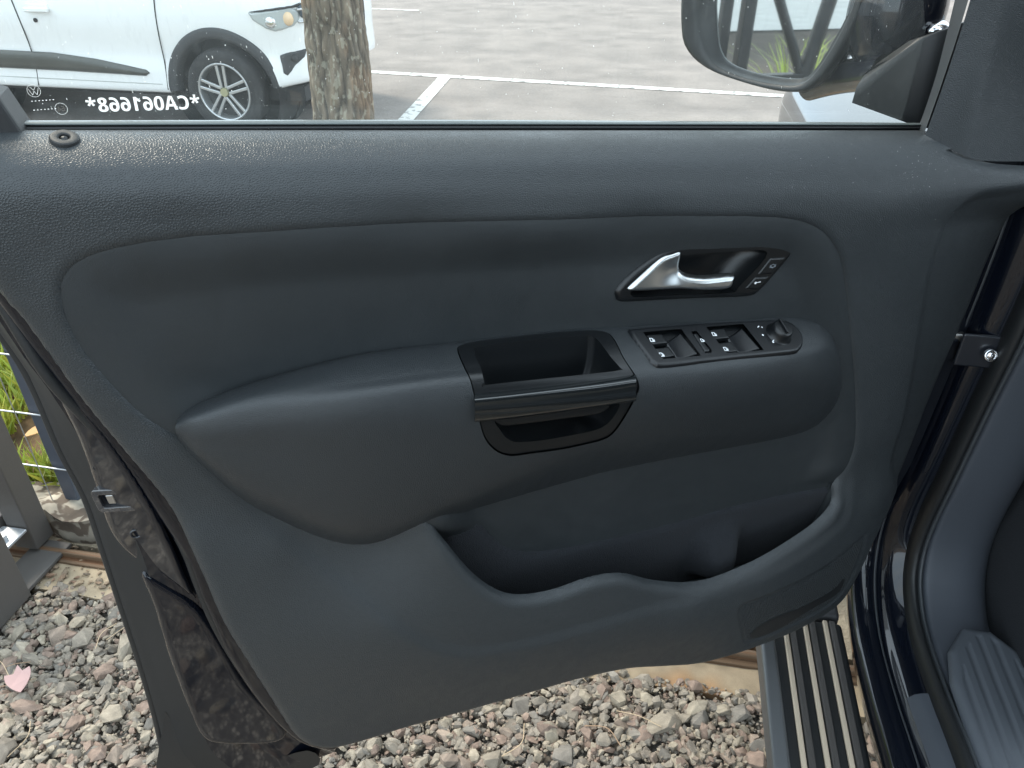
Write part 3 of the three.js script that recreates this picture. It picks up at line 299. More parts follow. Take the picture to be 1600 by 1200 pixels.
const road = structure(mesh('road', sheet(-150, 150, -160, -4.62, -0.1, 2.2), roadM));
structure(mesh('terrain', sheet(-200, 200, -200, 200, -0.16, 2), std(col(1, 1, 1), 0.95, { map: soilT })));
const lineM = std(col(0.62, 0.61, 0.58), 0.8, { map: tex(512, (x, y) => { const w = sstep(0.3, 0.5, fbm(x * 24, y * 24, 24, 4, 71)); const v = lerp(0.62, 0.97, w); return [v, v, v]; }, true) });
const lineBar = (x0, z0, x1, z1, w) => { const l = Math.hypot(x1 - x0, z1 - z0); const g = sheet(-l / 2, l / 2, -w / 2, w / 2, 0, 1); g.rotateY(-Math.atan2(z1 - z0, x1 - x0)).translate((x0 + x1) / 2, -0.096, (z0 + z1) / 2); return g; };
mesh('road_line', lineBar(-14, -8.4, 6, -6.75, 0.12), lineM, road);
mesh('road_line', lineBar(-2.02, -7.36, -1.86, -5.0, 0.12).translate(0, 0.0008, 0), lineM, road);
mesh('road_line', lineBar(-6.0, -11.9, -3.55, -11.7, 0.1), lineM, road);
const paveM = std(col(0.78, 0.74, 0.68), 0.9, { map: concT, bumpMap: rep(fuzzT, 3), bumpScale: 0.004 });
const pave = structure(mesh('pavement', new THREE.BoxGeometry(30, 0.16, 3.3).translate(0, -0.08, -2.85), paveM));
{ const uv = pave.geometry.attributes.uv, p = pave.geometry.attributes.position; for (let i = 0; i < p.count; i++) uv.setXY(i, p.getX(i) / 1.3, (p.getZ(i) + p.getY(i)) / 1.3); }
structure(mesh('kerb', new RoundedBoxGeometry(30, 0.17, 0.14, 2, 0.015).translate(0, -0.082, -4.56), std(col(0.45, 0.44, 0.42), 0.9)));
const gravelBase = structure(mesh('gravel_ground', (() => { const g = new THREE.PlaneGeometry(8, 8, 160, 160).rotateX(-Math.PI / 2).translate(-1, 0, 2.9 - 0.02); const p = g.attributes.position, uv = g.attributes.uv; for (let i = 0; i < p.count; i++) { const x = p.getX(i), z = p.getZ(i); p.setY(i, -0.016 + 0.02 * (fbm(x * 3 + 50, z * 3 + 50, 997, 3, 81) - 0.5)); uv.setXY(i, x, z); } g.computeVertexNormals(); return g; })(), std(col(0.60, 0.57, 0.54), 0.95, { map: tex(1024, (x, y) => { const w = worley(x, y, 90, 171), c = hash(Math.floor(x * 90 + 0.5 * hash(y * 90 | 0, 1, 3)), Math.floor(y * 90), 173), n = fbm(x * 12, y * 12, 12, 3, 175); const v = (0.30 + 0.55 * c * Math.min(1, w * 2.2) + 0.25 * n); return [v, v * 0.97, v * 0.92]; }, true) })));

// ------------------------------------------------------------ the open door
const DOOR_BASE = [0.4035, 0, -0.9121], DOOR_TURN = 30.6 * deg;
const door = tag(group('truck_door', DOOR_BASE, DOOR_TURN), 'open front door of the dark pickup with charcoal trim panel, armrest and side window', 'car door');
{
  const fT = tps(T.tr), fI = tps(T.ins);
  const out = catmull(T.trimOut, 5, true), open = catmull(T.insOpen, 5, true), facet = catmull(T.facet, 5, true), rf = catmull(T.rfacet, 5, true);
  const cup = catmull(T.relCup, 5, true), vent = catmull(T.vent, 5, true), slot = catmull(T.slot, 5, true);
  const capC = T.cap;
  // rolled top of the panel along the window: [depth below the belt line, stand-out]
  const roll = catmull([[0.0012, -0.016], [0.0, -0.006], [0.0006, 0.002], [0.0028, 0.011], [0.0072, 0.019], [0.0147, 0.0265], [0.025, 0.0315], [0.0411, 0.036], [0.07, 0.038]], 8);
  const beltV = x => 1.2543 - 0.0894 * (x + 0.5948), beltK = x => 1 + 0.9 * (x + 0.607), beltH = (x, y) => (beltV(x) - y) / beltK(x);
  const beltW = h => { for (let k = 17; k + 1 < roll.length; k++) if (h <= roll[k + 1][0]) { const t = clamp((h - roll[k][0]) / (roll[k + 1][0] - roll[k][0]), 0, 1); return lerp(roll[k][1], roll[k + 1][1], t); } return 0.038; };
  const trimW = (x, y) => {
    const dO = sdf(out, x, y), dI = sdf(open, x, y), fd = sdf(facet, x, y), rd = sdf(rf, x, y);
    const hk = beltH(x, y); let w = lerp(beltW(hk), fT(x, y), sstep(0.028, 0.065, hk));
    w -= 0.003 * sstep(-0.002, 0.018, -fd);
    w -= 0.006 * sstep(-0.002, 0.016, -rd);
    const low = sstep(0.93, 0.88, y) * sstep(-0.72, -0.68, x) * (1 - sstep(-0.26, -0.21, x) * sstep(0.785, 0.815, y)), R = lerp(0.009, 0.012, low);
    w -= lerp(0.0024, 0.010, low) * (1 - dome(-Math.max(dI, 0), R));
    w -= 0.009 * (1 - dome(Math.min(dO, 0), 0.012));
    const vd = sdf(vent, x, y); w -= 0.002 * sstep(0, 0.003, -vd);
    return w;
  };
  P.trimW = trimW;
  const [a, b, c] = bbox(out, 0.004), RN = 34, NV = 290;
  const panel = mesh('trim_panel', clipSheet(330, NV, (i, j) => {
    const x = lerp(a, b, i), row = Math.round(j * NV);
    if (row < RN) { const q = roll[row], y = beltV(x) - q[0] * beltK(x); return [x, y, q[1], x, y - q[1]]; }
    const y0 = beltV(x) - roll[RN][0] * beltK(x), y = lerp(y0, c, (row - RN) / (NV - RN)), w = trimW(x, y); return [x, y, w, x, y - w];
  }, p => Math.max(sdf(out, p[0], p[1]), -sdf(open, p[0], p[1])), (x, y, z) => beltH(x, y) > 0.012 ? trimW(x, y) : z), M.trim, door);
  mesh('slot', relief(slot, 0.0025, (x, y, d) => trimW(x, y) + 0.0008), M.rubber, panel);
  { // ribs moulded into the vent field
    const [va, vb, vc, ve] = bbox(vent); const B = bag();
    for (let x = va + 0.006; x < vb - 0.01; x += 0.0042) { const pts = []; for (let y = vc; y < ve; y += 0.005) if (sdf(vent, x, y) < -0.006 && sdf(slot, x, y) > 0.004) pts.push([x, y, trimW(x, y)]); if (pts.length > 3) B.add(tube(pts, 0.0007, pts.length * 2, 5)); }
    mesh('vent_ribs', B.out(), M.insert, panel);
  }
  { const n = 90, im = new THREE.InstancedMesh(new THREE.IcosahedronGeometry(1, 0), std(col(0.7, 0.7, 0.68), 0.9), n), o = new THREE.Object3D();
    for (let i = 0; i < n; i++) { const cl = i < 45, x = cl ? -0.19 + 0.05 * (rnd() + rnd() - 1) : rr(-0.5, -0.1), y = cl ? beltV(x) - rr(0.012, 0.05) : beltV(x) - rr(0.006, 0.09), s = 0.00016 + 0.00022 * rnd() * rnd(); if (sdf(open, x, y) < 0.004) { o.scale.setScalar(0); } else o.scale.set(s, s, s * 0.6); o.position.set(x, y, trimW(x, y) + 0.0001); o.updateMatrix(); im.setMatrixAt(i, o.matrix); }
    im.name = 'dust_specks'; im.userData.kind = 'stuff'; panel.add(im); }
  // insert and the back wall of the pocket
  const upper = (x, y) => Math.max(sstep(0.84, 0.92, y), sstep(-0.70, -0.76, x), sstep(-0.25, -0.20, x) * sstep(0.795, 0.83, y));
  const insW = (x, y) => { const d = sdf(open, x, y), up = upper(x, y); return lerp(fI(x, y), lerp(beltW(beltH(x, y)), fT(x, y), sstep(0.028, 0.065, beltH(x, y))) - 0.0022, up * sstep(-0.05, -0.004, d)) - 0.0018 * sstep(0.0, 0.006, d) * up; };
  const insPhi = (x, y) => Math.max(Math.min(sdf(open, x, y) - lerp(0.008, 0.022, upper(x, y)), Math.max(Math.abs(x + 0.44) - 0.25, Math.abs(y - 0.78) - 0.14)), -(sdf(cup, x, y) - 0.003));
  mesh('insert_panel', clipSheet(300, 210, (i, j) => { const x = lerp(-0.97, -0.15, i), y = lerp(0.62, 1.28, j), w = insW(x, y); return [x, y, w, x, y - w]; }, p => insPhi(p[0], p[1])), M.insert, door);
  // map pocket lining: back sheet, then front wall and floor swept along the lip
  const line = catmull(T.liner, 6), lp = [...line.map(p => [p[0], p[1]]), [-0.70, 0.66], [-0.15, 0.66]];
  const pocket = mesh('map_pocket', relief(lp, 0.006, (x, y, d) => { const dx = (x + 0.335) / 0.028, dy = (y - 0.70) / 0.07; return fI(x, y) + 0.004 * dome(d, 0.004) + 0.034 * Math.exp(-dx * dx * dx * dx - dy * dy) * sstep(-0.012, -0.04, d); }), M.carpet, door);
  { const lip = catmull(T.lip, 6), rows = [[0, -0.0005, -0.0125], [0, -0.004, -0.0130], [0, -0.03, -0.0135], [0, -0.06, -0.015], [0, -0.085, -0.02]].map(o => lip.map(p => [p[0] + o[0], p[1] + o[1], p[2] + o[2]]));
    rows.push(lip.map(p => [p[0], 0.665, 0.03])); rows.push(lip.map(p => [p[0], 0.66, -0.004]));
    mesh('pocket_wall', strip(rows), M.insert, pocket);
    for (const k of [0, lip.length - 1]) { const p = lip[k]; const R = [[0, 1], [0.33, 0.66], [0.66, 0.33], [1, 0]].map(([t]) => [[p[0], p[1], lerp(p[2] - 0.009, -0.002, t)], [p[0], p[1] - 0.05, lerp(p[2] - 0.012, -0.002, t)], [p[0], 0.66, lerp(0.03, -0.004, t)]]); mesh('end_wall', strip(R), M.insert, pocket); } }
  // armrest
  const pull = catmull(T.pullAB, 5, true), swAB = catmull(T.swAB, 5, true), cT = catmull(T.cupTopAB, 5, true), cL = catmull(T.cupLowAB, 5, true);
  const barBand = (x, y) => 0;
  const arm = mesh('armrest', cutGrid(T.arm, 320, 150, (p, q) => Math.max(-sdf(pull, p, q), -(sdf(swAB, p, q) + 0.05))), M.arm, door);
  const bez = mesh('pull_handle', cutGrid(T.arm, 320, 150, (p, q) => Math.max(sdf(pull, p, q) + 0.012, -sdf(cT, p, q), -sdf(cL, p, q)), -0.0014), M.bezel, door);
  const sink = (ring, dv, dw, shrink, n) => { const c0 = [0, 0, 0]; ring.forEach(q => q.forEach((v, i) => c0[i] += v / ring.length)); const R = []; for (let k = 0; k <= n; k++) { const t = k / n, s = 1 - shrink * (1 - Math.cos(t * Math.PI / 2)) , m = Math.sin(t * Math.PI / 2); R.push(ring.map(q => [lerp(c0[0], q[0], s), lerp(c0[1], q[1], s) + dv * m, lerp(c0[2], q[2], s) + dw * m - 0.0014])); } return ringLoft(R, true); };
  mesh('finger_well', sink(catmull(T.cupTop, 6, true), -0.05, 0.004, 0.42, 10), M.bezel, bez);
  mesh('lower_recess', sink(catmull(T.cupLow, 6, true), -0.006, -0.035, 0.45, 10), M.bezel, bez);
  mesh('grip_bar', cutGrid(T.bar, 60, 60), M.piano, bez);
  
  // window switch panel
  const sw = new THREE.Group(); sw.name = 'window_switch_panel'; door.add(sw);
  sw.matrixAutoUpdate = true;
  { const mtx = new THREE.Matrix4().makeBasis(V(T.swf.e1), V(T.swf.e2), V(T.swf.n)); sw.quaternion.setFromRotationMatrix(mtx); sw.position.set(...T.swf.o); }
  const swO = catmull(T.swOut, 6, true), bays = T.bay;
  mesh('bezel', pad(swO, -0.001, 0.0045, 0.003, 0.0012, null, (x, y) => Math.max(-sdf(bays[0], x, y), -sdf(bays[1], x, y), -sdf(T.mid, x, y))), M.switchPad, sw);
  mesh('base_plate', relief(swO, 0.003, () => -0.0035, null), M.key, sw);
  const shr = (q, k) => { const c0 = [0, 0]; q.forEach(p => { c0[0] += p[0] / q.length; c0[1] += p[1] / q.length; }); return q.map(p => [lerp(c0[0], p[0], k), lerp(c0[1], p[1], k)]); };
  const winIcon = (s) => { const o = new THREE.Shape([[-1, -0.9], [0.9, -0.9], [0.9, 0.1], [0.1, 0.9], [-1, 0.9]].map(p => new THREE.Vector2(p[0] * s, p[1] * s))); o.holes.push(new THREE.Path([[-0.7, -0.6], [0.0, -0.6], [0.0, 0.6], [-0.7, 0.6]].map(p => new THREE.Vector2(p[0] * s, p[1] * s)))); o.holes.push(new THREE.Path([[0.3, -0.2], [0.62, -0.2], [0.62, 0.02], [0.3, 0.3]].map(p => new THREE.Vector2(p[0] * s, p[1] * s)))); return new THREE.ShapeGeometry(o); };
  T.key.forEach((k, i) => {
    const q = catmull(shr(k, 0.98), 4, true);
    const g = mesh('window_switch', pad(shr(k, 0.96), -0.0015, 0.0045, 0.0012, 0.0008), M.key, sw);
    const [x, y] = T.icon[i]; const ic = mesh('window_symbol', winIcon(0.0025), M.icon, g); ic.position.set(x, y, 0.0033); ic.rotation.z = -0.06;
  });
  T.scoop.forEach(k => { const c0 = shr(k, 0.97); const [xa, xb, ya, yb] = bbox(c0); mesh('switch_scoop', pad(c0, -0.003, 0.0050, 0.002, 0.0009, (x, y) => { const t = (x - xa) / (xb - xa); return -0.0035 * Math.pow(Math.sin(Math.PI * clamp(t, 0, 1)), 1.0) + 0.0012 * t; }), M.switchPad, sw); });
  { const g = mesh('lockout_button', pad(shr(T.mid, 0.9), -0.0015, 0.0050, 0.002, 0.0008), M.key, sw); const ic = mesh('window_symbol', winIcon(0.0021), M.icon, g); ic.position.set(T.icon[4][0], T.icon[4][1], 0.0038); }
  { const [kx, ky] = T.knob[0]; const r = 0.0115;
    const g = mesh('mirror_knob', new THREE.LatheGeometry([[0.0001, 0.014], [r * 0.75, 0.014], [r * 0.9, 0.0128], [r * 0.95, 0.010], [r, 0.004], [r * 1.25, 0.0034], [r * 1.3, 0.002]].map(p => new THREE.Vector2(...p)), 40).rotateX(Math.PI / 2).translate(kx, ky, 0), M.key, sw);
    mesh('pointer', box(0.0022, 0.018, 0.0035, kx - 0.001, ky + 0.001, 0.0150, 0.0008).rotateZ(0), M.switchPad, g);
    const marks = bag();
    for (const i of [3, 4, 5, 6]) { const [x, y] = T.knob[i]; marks.add(new THREE.CircleGeometry(0.0011, 14).translate(x, y, 0.0040)); if (i !== 3 && i !== 5) marks.add(new THREE.PlaneGeometry(0.0036, 0.0009).rotateZ(0.5).translate(x + 0.001, y + 0.0016, 0.0040)); }
    { const [x, y] = T.knob[2]; marks.add(new THREE.PlaneGeometry(0.0032, 0.0010).rotateZ(0.6).translate(x, y, 0.0040)).add(new THREE.CircleGeometry(0.0008, 10).translate(x + 0.004, y - 0.001, 0.0040)); }
    mesh('dial_marks', marks.out(), M.icon, sw); }
  // inside release handle
  const rel = catmull(T.relOut, 6, true), W0 = 0.026;
  const relG = mesh('release_handle', pad(rel, 0.0205, 0.0065, 0.006, 0.0017, (x, y, d) => fI(x, y) - 0.0235, (x, y) => -sdf(cup, x, y)), M.bezel, door);
  mesh('handle_bowl', sink(cup.map(p => [p[0], p[1], fI(p[0], p[1]) + 0.0042]), 0.0, -0.024, 0.35, 10), M.bezel, relG);
  { const lv = catmull(T.lever, 4, true); const [la, lb, lc, le] = bbox(lv);
    mesh('lever', pad(lv, 0.0215, 0.0085, 0.0055, 0.0011, (x, y) => { const dx = (x + 0.452) / 0.016, dy = (y - 1.126) / 0.014, t = (x - la) / (lb - la); return -0.0045 * Math.exp(-dx * dx - dy * dy) + 0.004 * sstep(0.45, 0.75, t); }), M.satin, relG); }
  T.locks.forEach((k, i) => { const g = mesh('lock_button', pad(k, 0.0262, 0.0022, 0.0014, 0.0009, (x, y) => fI(x, y) - 0.0235), M.key, relG);
    const [x, y] = T.lockIcon[i], z = fI(x, y) - 0.0235 + 0.0286; const B = bag();
    if (i === 0) { B.add(new THREE.RingGeometry(0.0016, 0.0022, 20).translate(x, y, z)).add(new THREE.PlaneGeometry(0.006, 0.0007).translate(x, y - 0.001, z + 0.0002)).add(new THREE.PlaneGeometry(0.0007, 0.003).translate(x - 0.003, y, z)).add(new THREE.PlaneGeometry(0.0007, 0.003).translate(x + 0.003, y, z)); mesh('lock_symbol', B.out(), M.iconDim, g); }
    else { B.add(new THREE.CircleGeometry(0.0013, 16).translate(x - 0.002, y, z)).add(new THREE.PlaneGeometry(0.0055, 0.0008).translate(x + 0.001, y + 0.0003, z + 0.0002)); mesh('lock_symbol', B.out(), M.icon, g); } });
  // round cap on the sill
  { const [x, y, z] = capC, h = 0.002, n = new THREE.Vector3(-(trimW(x + h, y) - trimW(x - h, y)) / (2 * h), -(trimW(x, y + h) - trimW(x, y - h)) / (2 * h), 1).normalize();
    const g = mesh('lock_pin_collar', new THREE.LatheGeometry([[0.0030, -0.004], [0.0030, 0.0022], [0.0045, 0.0030], [0.0075, 0.0030], [0.0088, 0.0020], [0.0092, -0.003]].map(p => new THREE.Vector2(...p)), 40), M.rubber, door);
    g.position.set(x, y, trimW(x, y)); g.quaternion.setFromUnitVectors(new THREE.Vector3(0, 1, 0), n);
    mesh('lock_pin', new THREE.SphereGeometry(0.0028, 16, 10), M.bezel, g); }
  // window: seals, glass, frame
  mesh('window_seal', strip(T.sealRows.map(r => catmull(r, 10))), M.sealStrip, door);
  mesh('seal_lip', strip(T.lipRows.map(r => catmull(r, 10))), M.rubber, door);
  const frame = bag();
  frame.add(new THREE.ExtrudeGeometry(new THREE.Shape(T.bframe.map(p => new THREE.Vector2(...p))), { depth: 0.03, bevelEnabled: true, bevelSize: 0.003, bevelThickness: 0.004, bevelSegments: 3 }).translate(0, 0, -0.04));
  frame.add(tube([[-0.99, 1.27, -0.03], [-0.99, 1.45, -0.04], [-0.965, 1.62, -0.06], [-0.90, 1.70, -0.07], [-0.6, 1.72, -0.08], [-0.35, 1.66, -0.08], [-0.2, 1.52, -0.07], [-0.12, 1.36, -0.06]], 0.022, 80, 10));
  mesh('window_frame', frame.out(), M.rubber, door);
  const gl = [[-1.01, 1.2], [-0.155, 1.2], [-0.155, 1.3], [-0.25, 1.5], [-0.4, 1.64], [-0.6, 1.7], [-0.9, 1.68], [-0.97, 1.6]];
  const pane = mesh('window_glass', new THREE.ShapeGeometry(new THREE.Shape(gl.map(p => new THREE.Vector2(...p)))).translate(0, 0, -0.046), M.glass, door);
  { const font = await new FontLoader().loadAsync('fonts/droid/droid_sans_bold.typeface.json');
    const [A, B2] = T.text, wid = Math.hypot(B2[0] - A[0], B2[1] - A[1]);
    const g = new THREE.ShapeGeometry(font.generateShapes('*CA061668*', 0.01), 6); g.computeBoundingBox(); const bb = g.boundingBox, s = wid / (bb.max.x - bb.min.x);
    g.translate(-(bb.max.x + bb.min.x) / 2, -(bb.max.y + bb.min.y) / 2, 0).scale(-s, s * 1.0, 1).rotateZ(Math.atan2(B2[1] - A[1], B2[0] - A[0])).translate((A[0] + B2[0]) / 2, (A[1] + B2[1]) / 2, -0.0472);
    { const ix = g.index.array; for (let i = 0; i < ix.length; i += 3) { const q = ix[i]; ix[i] = ix[i + 1]; ix[i + 1] = q; } }
    mesh('etched_code', g, M.frost, pane);
    const mk = bag(), mk0 = T.marks[0], mk2 = T.marks[2];
    // round maker's mark with a V over a W, and the small approval stamp
    const line2 = (x0, y0, x1, y1, w = 0.00022) => { const l = Math.hypot(x1 - x0, y1 - y0); mk.add(new THREE.PlaneGeometry(l, w).rotateZ(Math.atan2(y1 - y0, x1 - x0)).translate((x0 + x1) / 2, (y0 + y1) / 2, -0.0472)); };
    mk.add(new THREE.RingGeometry(0.0039, 0.0041, 32).translate(mk0[0], mk0[1], -0.0472));
    { const q = 0.0034, [cx, cy] = mk0; line2(cx - q * 0.5, cy + q * 0.8, cx, cy + 0.0003); line2(cx + q * 0.5, cy + q * 0.8, cx, cy + 0.0003); line2(cx - q * 0.9, cy + q * 0.4, cx - q * 0.4, cy - q * 0.8); line2(cx - q * 0.4, cy - q * 0.8, cx, cy - 0.0003); line2(cx, cy - 0.0003, cx + q * 0.4, cy - q * 0.8); line2(cx + q * 0.4, cy - q * 0.8, cx + q * 0.9, cy + q * 0.4); }
    mk.add(new THREE.RingGeometry(0.0037, 0.0039, 28).translate(mk2[0], mk2[1], -0.0472));
    { const e1 = new THREE.ShapeGeometry(font.generateShapes('E4', 0.0034), 4); e1.computeBoundingBox(); e1.translate(-e1.boundingBox.max.x / 2, -e1.boundingBox.max.y / 2, 0).scale(-1, 1, 1).translate(mk2[0], mk2[1], -0.0472); mk.add(e1); }
    for (const [x, y] of [T.marks[1], T.marks[3]]) for (let k = -3; k <= 3; k++) line2(x + k * 0.0022, y, x + k * 0.0022 + 0.0009, y, 0.0005);
    mesh('approval_marks', mk.out(), M.frost, pane);
    const n = 2000, im = new THREE.InstancedMesh(new THREE.CircleGeometry(1, 7), M.frost, n), o = new THREE.Object3D();
    for (let i = 0; i < n; i++) { const x = rnd() < 0.7 ? rr(-0.98, -0.72) : rr(-0.72, -0.2), y = 1.22 + 0.42 * rnd(), s = 0.00012 + 0.00034 * Math.pow(rnd(), 3); o.position.set(x, y, -0.0464); const st = rnd() < 0.35; o.scale.set(s * (st ? 0.5 : 1), s * (st ? rr(1.5, 4) : 1), 1); o.rotation.z = st ? 0.12 : 0; o.updateMatrix(); im.setMatrixAt(i, o.matrix); }
    im.name = 'dust_specks'; im.userData.kind = 'stuff'; pane.add(im);
    const film = new THREE.ShapeGeometry(new THREE.Shape(gl.map(p => new THREE.Vector2(...p)))).translate(0, 0, -0.0484);
    const filmT = tex(512, (x, y) => { const v = 0.55 + 0.5 * (fbm(x * 10, y * 10, 10, 4, 181) - 0.5) + 0.2 * sstep(0.62, 0.75, fbm(x * 90, y * 30, 90, 2, 185)); return [v * 0.12, v * 0.12, v * 0.12]; });
    mesh('dust_film', film, new THREE.MeshStandardMaterial({ color: col(0.7, 0.7, 0.68), roughness: 1, side: THREE.DoubleSide, transparent: true, alphaMap: rep(filmT, 4) }), pane); }
  // sail corner cover
  { const net = [T.sailA, T.sailB, T.sailC, T.sailD, T.sailE];
    const c1 = mesh('mirror_corner_cover', cutGrid(net.slice(1), 40, 30), M.trim, door);
    mesh('window_channel', cutGrid([net[0], net[0].map((p, i) => [lerp(p[0], net[1][i][0], 0.85), lerp(p[1], net[1][i][1], 0.85), lerp(p[2], net[1][i][2], 0.85) - 0.001]), net[1].map(p => [p[0] + 0.002, p[1], p[2] - 0.004])], 10, 30), M.rubberGrey, door); }
  // painted shell at the rear edge
  { const net = T.shell.map(r => { const l = r[r.length - 1]; return [[r[0][0] + 0.03, r[0][1] + 0.01, r[0][2] - 0.004], ...r, [l[0] - 0.002, l[1] - 0.003, l[2] - 0.02], [l[0] + 0.012, l[1], -0.125]]; });
    const shell = mesh('door_shell', cutGrid(net.map(r => r.slice(0, 5)), 110, 50), M.paint, door);
    mesh('edge_flange', cutGrid(net.map(r => r.slice(4)), 110, 30), M.flange, door);
    const L = net.map(r => r[r.length - 1]);
    const outline = [...L.map(p => [p[0], p[1]]), [-0.6, 0.53], [-0.2, 0.53], [-0.03, 0.57], [0.02, 0.7], [0.03, 1.15], [-0.1, 1.18], [-0.95, 1.22]];
    mesh('outer_skin', new THREE.ShapeGeometry(new THREE.Shape(outline.map(p => new THREE.Vector2(...p)))).translate(0, 0, -0.126), M.paint, door);
    const bot = [[-0.86, 0.60], [-0.6, 0.575], [-0.4, 0.57], [-0.2, 0.575], [-0.07, 0.60], [-0.02, 0.66], [0.0, 0.74], [0.012, 0.9], [0.018, 1.17]];
    const bs = catmull(bot, 6), wi = -0.012;
    mesh('shut_face', strip([wi, -0.03, -0.034, -0.10, -0.126].map((w, k) => bs.map(p => [p[0] + (k > 1 ? 0.012 : 0), p[1] - (k > 1 ? 0.008 : 0), w]))), M.paint, door);
    mesh('inner_skin', new THREE.ShapeGeometry(new THREE.Shape([...bot, [-0.2, 1.19], [-0.93, 1.2], [-0.98, 1.15], [-0.95, 1.05], [-0.9, 0.85], [-0.86, 0.62]].map(p => new THREE.Vector2(...p)))).translate(0, 0, -0.02), M.paintDull, door);
    for (const [k, nm] of [['press1', 'upper_pressing'], ['press2', 'lower_pressing']]) { const f = planeFit(T[k]); mesh(nm, pad(catmull(T[k].map(p => [p[0], p[1]]), 4, true), 0, 0.0055, 0.007, 0.0018, (x, y) => f(x, y) + (k === 'press1' ? 0.0012 : -0.0008)), M.paint, shell); }
    mesh('edge_trim', tube(T.shell.map(r => { const l = r[r.length - 1]; return [l[0] - 0.001, l[1], l[2] - 0.006]; }), 0.0055, 120, 8), M.rubber, door);
    mesh('door_seal', tube(T.rseal.map(p => [p[0] + 0.002, p[1], p[2]]), 0.0055, 120, 10), M.rubber, door);
    { const c = T.latch.reduce((s, p) => [s[0] + p[0] / 5, s[1] + p[1] / 5, s[2] + p[2] / 5], [0, 0, 0]);
      const rr4 = (w, h, r) => { const s = new THREE.Shape(), x = -w / 2, y = -h / 2; s.moveTo(x + r, y); s.lineTo(x + w - r, y); s.quadraticCurveTo(x + w, y, x + w, y + r); s.lineTo(x + w, y + h - r); s.quadraticCurveTo(x + w, y + h, x + w - r, y + h); s.lineTo(x + r, y + h); s.quadraticCurveTo(x, y + h, x, y + h - r); s.lineTo(x, y + r); s.quadraticCurveTo(x, y, x + r, y); return s; };
      const fs = rr4(0.036, 0.024, 0.005); fs.holes.push(rr4(0.028, 0.016, 0.003));
      const latch = mesh('latch', box(0.034, 0.022, 0.008, 0, 0, -0.002, 0.003), M.key, door); latch.position.set(c[0], c[1] - 0.002, c[2] + 0.005); latch.rotation.set(0, -0.35, 0.08);
      mesh('latch_frame', new THREE.ExtrudeGeometry(fs, { depth: 0.005, bevelEnabled: true, bevelSize: 0.0008, bevelThickness: 0.0008, bevelSegments: 2 }), phys(col(0.03, 0.03, 0.033), 0.2, { clearcoat: 1 }), latch);
      mesh('latch_claw', box(0.007, 0.010, 0.004, -0.004, 0.001, 0.003, 0.001), M.steel, latch); }
    for (const p of T.holes) { const q = mesh('grommet', new THREE.TorusGeometry(0.0045, 0.0012, 8, 24), M.paintDull, door); q.position.set(p[0], p[1], p[2]); }
    mesh('corner_guard', (() => { const f = tps(T.bracket); return relief(catmull(T.bracket.map(p => [p[0], p[1]]), 4, true), 0.004, (x, y) => f(x, y) + 0.004); })(), M.rubber, door); }
  // side mirror
  { const mg = new THREE.Group(); mg.name = 'side_mirror'; mg.position.set(...T.mir.o); mg.rotation.y = -(90 - T.mir.nang) * deg; door.add(mg);
    const gl0 = T.mir.glass, h0 = T.mir.house, gT = gl0[0], gR = gl0[gl0.length - 1], hT = h0[0], hR = h0[h0.length - 1];
    const glass = catmull([...gl0, [gR[0] + 0.004, gR[1] + 0.05], [gR[0] - 0.012, gR[1] + 0.10], [gR[0] - 0.035, gR[1] + 0.118], [gT[0] + 0.03, gT[1] + 0.112], [gT[0] + 0.006, gT[1] + 0.095], [gT[0] - 0.001, gT[1] + 0.05]], 5, true);
    const house = catmull([...h0, [hR[0] + 0.006, hR[1] + 0.05], [hR[0] - 0.008, hR[1] + 0.115], [hR[0] - 0.035, hR[1] + 0.138], [hT[0] + 0.03, hT[1] + 0.132], [hT[0] + 0.005, hT[1] + 0.11], [hT[0], hT[1] + 0.05]], 5, true);
    const N2 = 90, resample = poly => { const p = new THREE.CatmullRomCurve3(poly.map(q => new THREE.Vector3(q[0], q[1], 0)), true); return p.getSpacedPoints(N2).slice(0, N2).map(v => [v.x, v.y]); };
    const cen = bbox(house), cx = (cen[0] + cen[1]) / 2, cy = (cen[2] + cen[3]) / 2;
    const polar = (poly) => { const o = []; for (let k = 0; k < N2; k++) { const a = k / N2 * Math.PI * 2, dx = Math.cos(a), dy = Math.sin(a); let best = 0; for (let i = 0, j = poly.length - 1; i < poly.length; j = i++) { const [ax, ay] = [poly[j][0] - cx, poly[j][1] - cy], [bx, by] = [poly[i][0] - cx, poly[i][1] - cy]; const den = dx * (by - ay) - dy * (bx - ax); if (Math.abs(den) < 1e-12) continue; const r = (ax * (by - ay) - ay * (bx - ax)) / den, s = (ax * dy - ay * dx) / den; if (r > 0 && s >= 0 && s <= 1) best = Math.max(best, r); } o.push([cx + dx * best, cy + dy * best]); } return o; };
    const G = polar(glass), Hh = polar(house), mix = (t, z, k = 1) => G.map((p, i) => [cx + (lerp(p[0], Hh[i][0], t) - cx) * k, cy + (lerp(p[1], Hh[i][1], t) - cy) * k, z]);
    mesh('mirror_glass', ringLoft([mix(0, -0.006, 1.01), mix(0, -0.006, 0.5)], true), M.mirror, mg);
    mesh('mirror_bezel', ringLoft([mix(-0.02, -0.009), mix(0.02, -0.002), mix(0.25, 0.0), mix(0.36, 0.009), mix(0.5, 0.013), mix(0.8, 0.014), mix(0.93, 0.012), mix(1, 0.006), mix(1, -0.004)]), M.rubber, mg);
    mesh('mirror_housing', ringLoft([mix(1, -0.002, 0.995), mix(1, -0.004, 1.004), mix(1, -0.02, 1.0), mix(1, -0.045, 0.95), mix(1, -0.075, 0.82), mix(1, -0.095, 0.6), mix(1, -0.104, 0.3)], true), M.paint, mg);
  }
